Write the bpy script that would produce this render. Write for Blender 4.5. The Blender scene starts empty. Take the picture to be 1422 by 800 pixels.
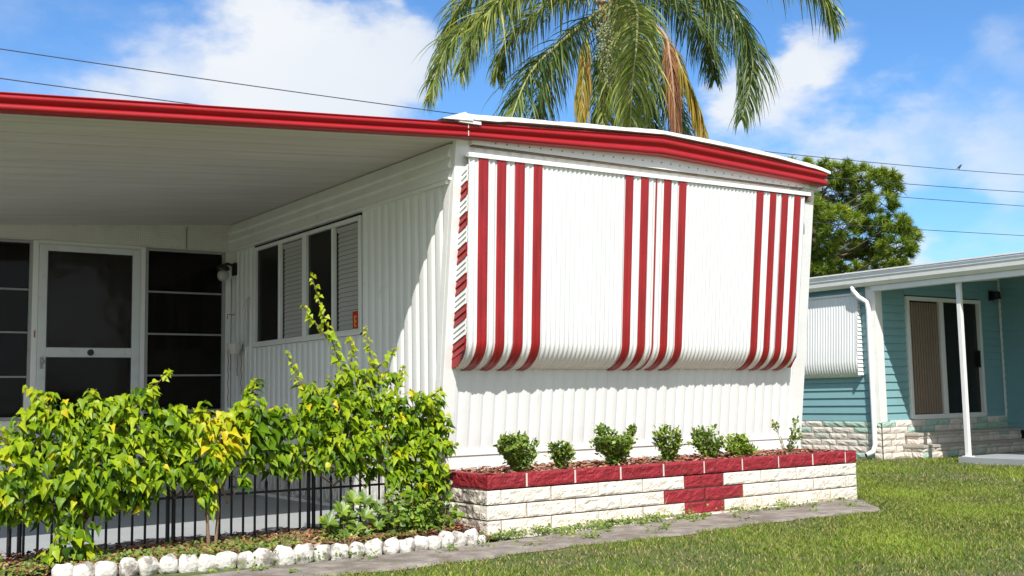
import bpy, math, random
import numpy as np
from mathutils import Vector, Matrix, noise as mnoise
random.seed(7)
rng = np.random.RandomState(11)
R = math.radians
scene = bpy.context.scene
col = scene.collection

# ------------------------------------------------------------------ camera
cd = bpy.data.cameras.new('camera'); cam = bpy.data.objects.new('camera', cd); col.objects.link(cam)
# columns: right, up, back
rt = Vector((0.81831749, -0.57448189, -0.01808416)); up = Vector((-0.04212377, -0.09132244, 0.99493005)); bk = Vector((-0.57322078, -0.81340689, -0.0989301))
M4 = Matrix.Identity(4)
rt = Vector((0.81831749, -0.57448189, -0.01808416))
for i in range(3):
    M4[i][0] = rt[i]; M4[i][1] = up[i]; M4[i][2] = bk[i]
M4[2][3] = 1.0
cam.matrix_world = M4
cd.sensor_width = 36; cd.lens = 38.785; cd.clip_start = 0.05; cd.clip_end = 3000
scene.camera = cam

# ------------------------------------------------------------------ light
SUN = Vector((-0.60, -1.0, 1.38)).normalized()
sl = bpy.data.lights.new('sun', 'SUN'); so = bpy.data.objects.new('sun', sl); col.objects.link(so)
sl.energy = 4.2; sl.angle = R(0.5); sl.color = (1.0, 0.965, 0.915)
so.rotation_euler = SUN.to_track_quat('Z', 'Y').to_euler()
so.location = (0, -5, 20)
scene.view_settings.view_transform = 'Standard'; scene.view_settings.look = 'None'
scene.view_settings.exposure = 0.5; scene.view_settings.gamma = 1.0
scene.view_settings.use_curve_mapping = False

WIRES = [(16.6, (0.00115898, -0.00360809, 6.05658)), (16.9, (0.00107828, -0.00405185, 5.71559)), (17.2, (0.0004, 0.0230227, 5.17343)), (17.5, (0.0004, 0.0150702, 4.60515))]
BIRD = (26.193, 16.6, 6.82)
FRONDS = [
('green', [(11.341, 13.355, 7.43), (10.318, 13.324, 7.546), (9.259, 13.402, 6.976), (8.442, 13.454, 6.228), (8.079, 13.443, 5.389)], 0.62),
('green', [(11.358, 13.336, 7.488), (10.921, 14.294, 8.205), (10.356, 15.198, 8.094), (10.078, 15.812, 7.69), (9.975, 16.063, 7.224)], 0.6),
('green', [(11.27, 13.422, 7.291), (11.119, 13.977, 7.643), (10.824, 14.703, 7.433), (10.663, 15.239, 6.985), (10.635, 15.431, 6.583)], 0.5),
('dark', [(11.232, 13.477, 7.058), (10.288, 13.231, 6.464), (9.651, 13.14, 5.847), (9.215, 13.055, 5.027), (9.109, 13.065, 4.551)], 0.6),
('dark', [(11.516, 13.631, 7.181), (11.487, 14.267, 7.174), (11.507, 14.915, 6.781), (11.509, 15.364, 6.112), (11.51, 15.56, 5.5)], 0.5),
('light', [(11.627, 13.147, 7.482), (10.853, 12.05, 6.835), (10.435, 11.579, 6.051), (10.214, 11.452, 5.349), (10.147, 11.471, 4.567)], 0.6),
('light', [(11.553, 13.206, 7.425), (10.881, 12.513, 6.903), (10.43, 12.203, 6.005), (10.269, 12.155, 5.314), (10.215, 12.149, 4.66)], 0.26),
('dark', [(11.84, 13.002, 7.442), (12.225, 12.23, 7.513), (12.519, 11.608, 6.884), (12.63, 11.38, 6.092), (12.458, 11.488, 5.188)], 0.62),
('green', [(11.793, 13.038, 7.42), (12.897, 13.424, 7.951), (13.943, 13.431, 7.902), (14.624, 13.49, 7.515), (15.013, 13.534, 6.92)], 0.55),
('dark', [(11.795, 13.043, 7.361), (12.516, 13.122, 7.589), (13.276, 13.226, 7.388), (13.784, 13.405, 7.014), (14.021, 13.539, 6.565)], 0.5),
('green', [(11.376, 13.319, 7.522), (10.256, 12.878, 7.524), (9.29, 12.874, 7.094), (8.618, 12.942, 6.384), (8.38, 13.072, 5.684)], 0.55),
('green', [(11.788, 13.027, 7.537), (12.217, 12.024, 8.247), (12.694, 11.127, 7.801), (13.118, 10.542, 7.125), (13.328, 10.341, 6.543)], 0.62),
('dead', [(11.903, 13.0, 7.09), (11.659, 12.36, 6.691), (11.584, 12.108, 6.171), (11.598, 12.059, 5.481), (11.644, 12.107, 4.822)], 0.42),
('yellow', [(11.935, 12.987, 7.008), (11.934, 12.542, 6.64), (11.964, 12.225, 6.034), (12.102, 12.077, 5.442), (12.183, 11.968, 4.858)], 0.42),
('yellow', [(11.356, 13.387, 7.079), (10.923, 13.237, 6.777), (10.755, 13.179, 6.204), (10.689, 13.175, 5.613), (10.718, 13.236, 4.939)], 0.4),
('dark', [(12.053, 13.253, 7.169), (12.549, 13.543, 6.968), (13.053, 13.756, 6.342), (13.423, 13.812, 5.763), (13.623, 13.868, 5.152)], 0.5),
('dark', [(11.657, 13.517, 7.297), (12.043, 14.136, 7.046), (12.282, 14.521, 6.544), (12.462, 14.726, 5.837), (12.571, 14.839, 5.285)], 0.5),
('dark', [(11.691, 13.375, 7.26), (12.298, 13.72, 6.974), (12.679, 13.899, 6.321), (12.859, 13.983, 5.599), (12.968, 14.088, 5.121)], 0.45),
('green', [(11.398, 13.286, 7.662), (10.426, 12.873, 8.604), (9.158, 13.007, 8.789), (8.044, 13.267, 8.051), (7.554, 13.476, 7.147)], 0.6),
('green', [(11.54, 13.18, 7.717), (11.99, 13.258, 9.521), (13.089, 12.967, 10.598), (14.486, 12.6, 10.574), (15.638, 12.47, 10.023)], 0.6),
('green', [(11.492, 13.213, 7.718), (11.553, 13.667, 9.699), (11.223, 14.596, 11.045), (10.568, 15.888, 11.303), (10.203, 16.807, 10.91)], 0.6),
('green', [(11.562, 13.171, 7.658), (10.624, 11.926, 8.174), (9.936, 10.845, 7.901), (9.545, 10.228, 7.161), (9.381, 9.95, 6.352)], 0.6)]
PALM_TOP = (11.528, 13.209, 7.542)
PALM_LOW = (11.575, 13.475, 5.089)
SEEDS = [(10.073, 11.818, 6.183), (10.068, 11.856, 5.905), (10.13, 11.844, 5.645)]
PINE = [((24.391, 19.168, 6.958), 0.51), ((25.378, 19.1, 6.886), 0.51), ((24.747, 17.946, 6.543), 0.39), ((25.557, 18.248, 6.476), 0.27), ((25.135, 20.037, 6.569), 0.47), ((25.825, 19.603, 6.252), 0.55), ((24.325, 17.675, 5.863), 0.39), ((23.162, 18.846, 5.617), 0.39), ((23.232, 18.222, 5.305), 0.55), ((24.887, 18.58, 5.363), 0.47), ((24.317, 17.376, 5.27), 0.43), ((25.777, 18.022, 5.313), 0.27), ((26.43, 18.332, 5.201), 0.2), ((23.458, 19.018, 4.796), 0.47), ((25.053, 19.452, 4.849), 0.55), ((25.394, 18.877, 4.841), 0.51), ((24.403, 17.368, 4.655), 0.43), ((26.144, 18.219, 4.868), 0.23), ((23.359, 19.093, 4.125), 0.43), ((24.317, 19.038, 4.07), 0.51), ((24.517, 18.375, 4.109), 0.47), ((26.1, 18.843, 4.337), 0.39), ((25.644, 18.165, 4.379), 0.23), ((22.485, 19.104, 5.791), 0.78), ((23.178, 20.258, 4.83), 0.88), ((24.296, 20.509, 3.911), 0.78), ((23.747, 19.097, 3.373), 0.69), ((24.302, 18.367, 3.428), 0.69), ((22.143, 20.33, 5.165), 0.78), ((23.85, 21.429, 3.977), 0.78), ((24.649, 20.624, 7.246), 0.51), ((23.344, 20.444, 6.471), 0.51)]
PINE_BASE = (23.987, 19.623, 3.915)
OAKS = [((29.594, 20.53, 4.405), 0.8), ((29.982, 20.225, 4.661), 0.25), ((32.8, 20.664, 4.947), 0.35)]
CLOUDS_AND_FILL = [((0.328, 0.902, 0.28), 0.078, 1), ((0.382, 0.874, 0.301), 0.078, 1), ((0.441, 0.852, 0.282), 0.072, 1), ((0.474, 0.834, 0.283), 0.046, 0.8), ((0.376, 0.861, 0.341), 0.039, 1), ((0.268, 0.927, 0.262), 0.046, 0.55), ((0.196, 0.94, 0.279), 0.098, 0.38), ((0.41, 0.875, 0.257), 0.085, 0.9), ((0.721, 0.638, 0.271), 0.055, 1.1), ((0.735, 0.609, 0.298), 0.039, 1), ((0.742, 0.626, 0.24), 0.072, 0.85), ((0.784, 0.584, 0.211), 0.059, 0.7), ((0.817, 0.537, 0.211), 0.052, 0.55), ((0.845, 0.496, 0.2), 0.046, 0.7), ((0.834, 0.479, 0.273), 0.039, 0.5), ((0.824, 0.555, 0.115), 0.025, 1.1), ((0.799, 0.542, 0.26), 0.039, 0.5), ((0.854, 0.499, 0.148), 0.039, 0.55), ((0.697, 0.667, 0.262), 0.033, 0.8), ((0.448, 0.826, 0.341), 0.014, 0.8), ((0.777, 0.604, 0.176), 0.059, 0.5), ((0.746, 0.585, 0.318), 0.033, 0.3), ((-0.025, 0.955, 0.294), 0.163, 0.9), ((0.956, 0.242, 0.163), 0.196, 0.9), ((0.276, 0.768, 0.578), 0.196, 0.8), ((0.617, 0.498, 0.609), 0.163, 0.9), ((0, -0.94, 0.34), 0.75, 1.3), ((-0.94, 0, 0.34), 0.6, 1.2), ((0.2, -0.3, 0.93), 0.45, 1.1), ((0.9, -0.3, 0.3), 0.5, 1.2), ((-0.6, -0.7, 0.4), 0.5, 1.2)]  # final entries: unseen white clouds added behind camera and overhead to neutralise ambient light
BUSH_L = [((1.38, 7.3, 0.782), 0.15), ((1.513, 7.3, 0.887), 0.13), ((1.487, 7.25, 0.671), 0.17), ((1.662, 7.3, 0.794), 0.17), ((1.846, 7.35, 0.877), 0.17), ((2.015, 7.4, 0.942), 0.17), ((2.176, 7.4, 0.961), 0.15), ((1.769, 7.2, 0.659), 0.18), ((1.955, 7.25, 0.739), 0.18), ((2.149, 7.3, 0.776), 0.16), ((2.327, 7.35, 0.863), 0.12), ((1.399, 7.2, 0.549), 0.17), ((1.563, 7.2, 0.496), 0.15), ((1.696, 7.15, 0.534), 0.17), ((1.887, 7.15, 0.589), 0.17), ((2.077, 7.2, 0.622), 0.15), ((2.237, 7.2, 0.591), 0.12), ((1.363, 7.2, 0.402), 0.11), ((1.505, 7.2, 0.362), 0.09), ((1.721, 7.15, 0.359), 0.15), ((1.848, 7.15, 0.371), 0.11), ((1.999, 7.15, 0.472), 0.12), ((2.155, 7.15, 0.485), 0.11), ((1.692, 7.1, 0.171), 0.12), ((1.611, 7.1, 0.094), 0.08), ((1.777, 7.1, 0.099), 0.08), ((2.111, 7.15, 0.42), 0.07), ((1.691, 7.35, 0.972), 0.09), ((1.583, 7.35, 1.037), 0.07), ((1.887, 7.35, 1.013), 0.09), ((2.206, 7.35, 1.078), 0.07)]
BUSH_M = [((2.376, 7.35, 0.767), 0.14), ((2.546, 7.35, 0.809), 0.14), ((2.746, 7.35, 0.851), 0.14), ((2.925, 7.35, 0.92), 0.13), ((2.417, 7.25, 0.603), 0.14), ((2.611, 7.25, 0.665), 0.14), ((2.804, 7.3, 0.704), 0.14), ((2.314, 7.3, 0.653), 0.1), ((2.473, 7.2, 0.533), 0.09), ((2.642, 7.2, 0.594), 0.08), ((2.958, 7.3, 0.772), 0.13), ((3.064, 7.3, 0.619), 0.11), ((3.159, 7.4, 0.89), 0.1), ((2.888, 7.25, 0.58), 0.08), ((2.818, 7.2, 0.466), 0.045), ((2.561, 7.2, 0.434), 0.065), ((2.586, 7.2, 0.329), 0.05), ((2.522, 7.2, 0.39), 0.045), ((2.292, 7.3, 0.584), 0.09), ((2.466, 7.4, 0.715), 0.12), ((2.398, 7.35, 0.933), 0.08), ((2.619, 7.35, 0.942), 0.08), ((2.971, 7.4, 1.07), 0.06), ((3.024, 7.4, 1.12), 0.04)]
BUSH_R = [((3.225, 7.3, 0.788), 0.12), ((3.362, 7.3, 0.834), 0.15), ((3.588, 7.3, 0.853), 0.15), ((3.788, 7.35, 0.98), 0.15), ((3.971, 7.3, 0.976), 0.13), ((4.127, 7.25, 0.973), 0.13), ((4.253, 7.2, 0.944), 0.12), ((4.346, 7.2, 0.807), 0.11), ((3.465, 7.4, 0.986), 0.13), ((3.637, 7.4, 1.114), 0.12), ((3.845, 7.4, 1.139), 0.11), ((4.058, 7.4, 1.165), 0.07), ((3.23, 7.25, 0.613), 0.1), ((3.398, 7.2, 0.633), 0.14), ((3.595, 7.2, 0.675), 0.15), ((3.797, 7.2, 0.719), 0.15), ((4.005, 7.2, 0.764), 0.15), ((4.159, 7.15, 0.707), 0.12), ((4.253, 7.1, 0.651), 0.09), ((3.176, 7.25, 0.542), 0.07), ((3.594, 7.2, 0.548), 0.1), ((3.796, 7.2, 0.512), 0.09), ((3.976, 7.15, 0.557), 0.1), ((3.398, 7.2, 0.557), 0.07), ((4.251, 7.1, 0.546), 0.07), ((4.359, 7.05, 0.648), 0.045), ((4.007, 7.1, 0.454), 0.08), ((4.159, 7.05, 0.474), 0.1), ((4.25, 7.05, 0.364), 0.07), ((4.067, 7.05, 0.349), 0.07), ((3.917, 7.1, 0.433), 0.07), ((3.38, 7.4, 1.091), 0.07), ((3.307, 7.4, 0.886), 0.08), ((4.368, 7.2, 0.996), 0.06), ((3.662, 7.45, 0.983), 0.17), ((3.899, 7.45, 0.844), 0.18), ((4.117, 7.4, 0.811), 0.17), ((3.521, 7.4, 0.777), 0.15), ((4.279, 7.3, 0.808), 0.13), ((3.753, 7.4, 0.664), 0.13), ((4.158, 7.1, 0.498), 0.11), ((4.282, 7.05, 0.467), 0.07), ((4.036, 7.15, 0.554), 0.1)]
SHOOTS_L = [[(1.726, 7.3, 0.836), (1.573, 7.3, 1.019), (1.47, 7.3, 1.109)], [(2.012, 7.3, 0.827), (2.214, 7.3, 1.077), (2.359, 7.3, 1.214)], [(1.834, 7.3, 0.833), (1.866, 7.3, 1.013), (1.873, 7.3, 1.091)], [(1.406, 7.25, 0.675), (1.333, 7.2, 0.808), (1.291, 7.2, 0.895)]]
SHOOTS_M = [[(2.695, 7.35, 0.804), (2.925, 7.35, 0.995), (2.961, 7.35, 1.154)], [(2.481, 7.3, 0.717), (2.383, 7.3, 0.862), (2.296, 7.3, 0.949)]]
SHOOTS_R = [[(3.729, 7.35, 0.928), (3.613, 7.35, 1.298), (3.499, 7.35, 1.612), (3.396, 7.35, 1.913)], [(3.527, 7.35, 1.454), (3.413, 7.35, 1.583), (3.329, 7.35, 1.685)], [(3.788, 7.35, 0.98), (3.88, 7.35, 1.299), (3.839, 7.35, 1.54)], [(3.879, 7.35, 1.192), (4.032, 7.35, 1.327), (4.082, 7.35, 1.381)], [(3.469, 7.35, 0.882), (3.301, 7.35, 1.142), (3.207, 7.35, 1.347)], [(4.095, 7.25, 0.867), (4.254, 7.2, 0.971), (4.394, 7.2, 1.077)], [(4.22, 7.15, 0.651), (4.316, 7.05, 0.676), (4.404, 7.0, 0.658)], [(4.002, 7.3, 0.976), (4.095, 7.3, 1.136), (4.127, 7.3, 1.244)], [(3.671, 7.35, 1.087), (3.731, 7.35, 1.351), (3.702, 7.35, 1.457)], [(4.253, 7.2, 0.917), (4.33, 7.1, 0.808), (4.399, 7.05, 0.753)]]
STEM_R = [(4.077, 7.2, 0.614), (4.136, 7.2, 0.468), (4.165, 7.2, 0.282), (4.169, 7.2, 0.046)]


SKY_TINT = (0.55, 0.84, 1.10, 1)
def world():
    w = bpy.data.worlds.new('World'); scene.world = w; w.use_nodes = True
    nt = w.node_tree; N = nt.nodes; L = nt.links
    bg = N['Background']; bg.inputs['Strength'].default_value = 0.12
    sky = N.new('ShaderNodeTexSky'); sky.sky_type = 'NISHITA'; sky.sun_disc = False
    sky.sun_elevation = math.asin(SUN.z); sky.sun_rotation = math.atan2(SUN.x, SUN.y) % (2*math.pi)
    sky.air_density = 1.0; sky.dust_density = 0.3; sky.ozone_density = 2.5
    tc = N.new('ShaderNodeTexCoord')
    nz = N.new('ShaderNodeTexNoise'); nz.inputs['Scale'].default_value = 6; nz.inputs['Detail'].default_value = 9; nz.inputs['Roughness'].default_value = 0.58
    mp = N.new('ShaderNodeMapping'); mp.inputs['Scale'].default_value = (1, 1, 1.9)
    L.new(tc.outputs['Generated'], mp.inputs['Vector']); L.new(mp.outputs['Vector'], nz.inputs['Vector'])
    nz2 = N.new('ShaderNodeTexNoise'); nz2.inputs['Scale'].default_value = 2.6; nz2.inputs['Detail'].default_value = 4
    L.new(mp.outputs['Vector'], nz2.inputs['Vector'])
    # bend the cloud outlines with noise
    sub = N.new('ShaderNodeVectorMath'); sub.operation = 'SUBTRACT'; sub.inputs[1].default_value = (.5, .5, .5)
    L.new(nz.outputs['Color'], sub.inputs[0])
    sc = N.new('ShaderNodeVectorMath'); sc.operation = 'SCALE'; sc.inputs['Scale'].default_value = 0.16
    L.new(sub.outputs[0], sc.inputs[0])
    ad = N.new('ShaderNodeVectorMath'); ad.operation = 'ADD'
    L.new(tc.outputs['Generated'], ad.inputs[0]); L.new(sc.outputs[0], ad.inputs[1])
    prev = None
    for d, r, wt in CLOUDS_AND_FILL:
        ds = N.new('ShaderNodeVectorMath'); ds.operation = 'DISTANCE'; ds.inputs[1].default_value = d
        L.new(ad.outputs[0], ds.inputs[0])
        mr = N.new('ShaderNodeMapRange'); mr.interpolation_type = 'SMOOTHERSTEP'
        mr.inputs['From Min'].default_value = r*1.45; mr.inputs['From Max'].default_value = r*0.25
        mr.inputs['To Min'].default_value = 0; mr.inputs['To Max'].default_value = wt
        L.new(ds.outputs['Value'], mr.inputs['Value'])
        if prev is None: prev = mr.outputs[0]
        else:
            a = N.new('ShaderNodeMath'); a.operation = 'ADD'
            L.new(prev, a.inputs[0]); L.new(mr.outputs[0], a.inputs[1]); prev = a.outputs[0]
    # cover = smoothstep(blobs*0.8 + noise)
    m1 = N.new('ShaderNodeMath'); m1.operation = 'MULTIPLY_ADD'; m1.inputs[1].default_value = 0.50
    L.new(prev, m1.inputs[0]); 
    m2 = N.new('ShaderNodeMath'); m2.operation = 'MULTIPLY_ADD'; m2.inputs[1].default_value = 1.5; m2.inputs[2].default_value = -0.84
    L.new(nz.outputs['Fac'], m2.inputs[0]); L.new(m2.outputs[0], m1.inputs[2])
    m3 = N.new('ShaderNodeMath'); m3.operation = 'MULTIPLY_ADD'; m3.inputs[1].default_value = 0.5; m3.inputs[2].default_value = -0.22
    L.new(nz2.outputs['Fac'], m3.inputs[0])
    m4 = N.new('ShaderNodeMath'); m4.operation = 'ADD'; L.new(m1.outputs[0], m4.inputs[0]); L.new(m3.outputs[0], m4.inputs[1])
    cov = N.new('ShaderNodeMapRange'); cov.interpolation_type = 'SMOOTHSTEP'
    cov.inputs['From Min'].default_value = -0.06; cov.inputs['From Max'].default_value = 0.86; cov.inputs['To Max'].default_value = 0.96
    L.new(m4.outputs[0], cov.inputs['Value'])
    cc = N.new('ShaderNodeMapRange'); cc.inputs['From Min'].default_value = 0.3; cc.inputs['From Max'].default_value = 0.7
    cc.inputs['To Min'].default_value = 0; cc.inputs['To Max'].default_value = 1
    L.new(nz2.outputs['Fac'], cc.inputs['Value'])
    cm = N.new('ShaderNodeMix'); cm.data_type = 'RGBA'
    cm.inputs[6].default_value = (4.6, 4.95, 5.4, 1); cm.inputs[7].default_value = (5.9, 5.95, 6.0, 1)
    L.new(cc.outputs[0], cm.inputs[0])
    tint = N.new('ShaderNodeMix'); tint.data_type = 'RGBA'; tint.blend_type = 'MULTIPLY'; tint.inputs[0].default_value = 1
    tint.inputs[7].default_value = SKY_TINT
    L.new(sky.outputs[0], tint.inputs[6])
    mx = N.new('ShaderNodeMix'); mx.data_type = 'RGBA'
    L.new(cov.outputs[0], mx.inputs[0]); L.new(tint.outputs[2], mx.inputs[6]); L.new(cm.outputs[2], mx.inputs[7])
    L.new(mx.outputs[2], bg.inputs['Color'])
world()

# ------------------------------------------------------------------ helpers
class MB:
    def __init__(s): s.v = []; s.f = []; s.c = []; s.m = []
    def add(s, vs, fs, c=None, m=0):
        o = len(s.v); s.v += [tuple(v) for v in vs]; s.f += [tuple(i+o for i in f) for f in fs]
        s.c += [c if c is not None else 0.5]*len(vs); s.m += [m]*len(fs)
    def box(s, x0, x1, y0, y1, z0, z1, c=None, m=0):
        vs = [(x, y, z) for z in (z0, z1) for y in (y0, y1) for x in (x0, x1)]
        s.add(vs, [(0,2,3,1),(4,5,7,6),(0,1,5,4),(2,6,7,3),(0,4,6,2),(1,3,7,5)], c, m)
    def hexa(s, b, t, c=None, m=0):
        """b, t: four bottom and four top points, counter-clockwise from above"""
        s.add(list(b)+list(t), [(3,2,1,0),(4,5,6,7),(0,1,5,4),(1,2,6,5),(2,3,7,6),(3,0,4,7)], c, m)
    def tube(s, pts, rad, n=8, c=None, cap=True, m=0):
        P = [Vector(p) for p in pts]; k = len(P)
        if not hasattr(rad, '__len__'): rad = [rad]*k
        vs = []; prev = None
        for i, p in enumerate(P):
            t = (P[min(i+1, k-1)]-P[max(i-1, 0)]).normalized()
            if prev is None:
                a = Vector((0, 0, 1)) if abs(t.z) < .9 else Vector((1, 0, 0))
                u = t.cross(a).normalized()
            else:
                u = (prev - t*prev.dot(t))
                u = u.normalized() if u.length > 1e-6 else t.orthogonal().normalized()
            prev = u; w = t.cross(u)
            for j in range(n):
                a = 2*math.pi*j/n; vs.append(p+(u*math.cos(a)+w*math.sin(a))*rad[i])
        fs = [(i*n+j, i*n+(j+1) % n, (i+1)*n+(j+1) % n, (i+1)*n+j) for i in range(k-1) for j in range(n)]
        if cap: fs += [tuple(range(n-1, -1, -1)), tuple((k-1)*n+j for j in range(n))]
        s.add(vs, fs, c, m)
    def lathe(s, prof, cx, cy, n=16, c=None, axis='z', cz=0):
        vs = []; k = len(prof)
        for r, z in prof:
            for j in range(n):
                a = 2*math.pi*j/n
                if axis == 'z': vs.append((cx+r*math.cos(a), cy+r*math.sin(a), cz+z))
                elif axis == 'y': vs.append((cx+r*math.cos(a), cy+z, cz+r*math.sin(a)))
                else: vs.append((cx+z, cy+r*math.cos(a), cz+r*math.sin(a)))
        fs = [(i*n+j, i*n+(j+1) % n, (i+1)*n+(j+1) % n, (i+1)*n+j) for i in range(k-1) for j in range(n)]
        fs += [tuple(range(n-1, -1, -1)), tuple((k-1)*n+j for j in range(n))]
        s.add(vs, fs, c)
    def grid(s, rows, c=None, m=0):
        """rows: list of lists of points"""
        nr = len(rows); nc = len(rows[0])
        s.add([p for r in rows for p in r], [(i*nc+j, i*nc+j+1, (i+1)*nc+j+1, (i+1)*nc+j) for i in range(nr-1) for j in range(nc-1)], c, m)
    def prism_y(s, poly, y0, y1, c=None, m=0):
        """poly in (x, z) extruded along y"""
        n = len(poly)
        s.add([(x, y0, z) for x, z in poly]+[(x, y1, z) for x, z in poly],
              [tuple(range(n)), tuple(range(2*n-1, n-1, -1))]+[(i, i+n, (i+1) % n+n, (i+1) % n) for i in range(n)], c, m)
    def prism_x(s, poly, x0, x1, c=None, m=0):
        n = len(poly)
        s.add([(x0, y, z) for y, z in poly]+[(x1, y, z) for y, z in poly],
              [tuple(range(n)), tuple(range(2*n-1, n-1, -1))]+[(i, i+n, (i+1) % n+n, (i+1) % n) for i in range(n)], c, m)
    def build(s, name, mats, parent=None, smooth=False, bevel=0, loc=None):
        me = bpy.data.meshes.new(name); me.from_pydata(s.v, [], s.f)
        if not isinstance(mats, (list, tuple)): mats = [mats]
        for m in mats: me.materials.append(m)
        if len(mats) > 1: me.polygons.foreach_set('material_index', s.m)
        a = me.attributes.new('tint', 'FLOAT', 'POINT'); a.data.foreach_set('value', s.c)
        if smooth: me.polygons.foreach_set('use_smooth', [True]*len(s.f))
        me.update()
        o = bpy.data.objects.new(name, me); col.objects.link(o)
        if parent is not None:
            o.parent = parent; o.matrix_parent_inverse = Matrix.Translation(-parent.location)
        if bevel:
            b = o.modifiers.new('bevel', 'BEVEL'); b.width = bevel; b.segments = 2; b.limit_method = 'ANGLE'; b.angle_limit = R(40)
            b.harden_normals = False
        return o

def raw(name, V, F, tint, mats, parent=None, smooth=False):
    me = bpy.data.meshes.new(name); V = np.asarray(V, np.float32); F = np.asarray(F, np.int32)
    k = F.shape[1]
    me.vertices.add(len(V)); me.vertices.foreach_set('co', V.ravel())
    me.loops.add(F.size); me.loops.foreach_set('vertex_index', F.ravel())
    me.polygons.add(len(F)); me.polygons.foreach_set('loop_start', np.arange(0, F.size, k, dtype=np.int32))
    me.materials.append(mats)
    a = me.attributes.new('tint', 'FLOAT', 'POINT'); a.data.foreach_set('value', np.asarray(tint, np.float32))
    if smooth: me.polygons.foreach_set('use_smooth', np.ones(len(F), bool))
    me.update(calc_edges=True)
    o = bpy.data.objects.new(name, me); col.objects.link(o)
    if parent is not None:
        o.parent = parent; o.matrix_parent_inverse = Matrix.Translation(-parent.location)
    return o

def tag(o, label=None, cat=None, group=None, kind=None):
    if label: o['label'] = label
    if cat: o['category'] = cat
    if group: o['group'] = group
    if kind: o['kind'] = kind
    return o
def thing(name, loc, label, cat, group=None):
    o = bpy.data.objects.new(name, None); col.objects.link(o); o.location = loc; o.empty_display_size = .2
    return tag(o, label, cat, group)

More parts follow.
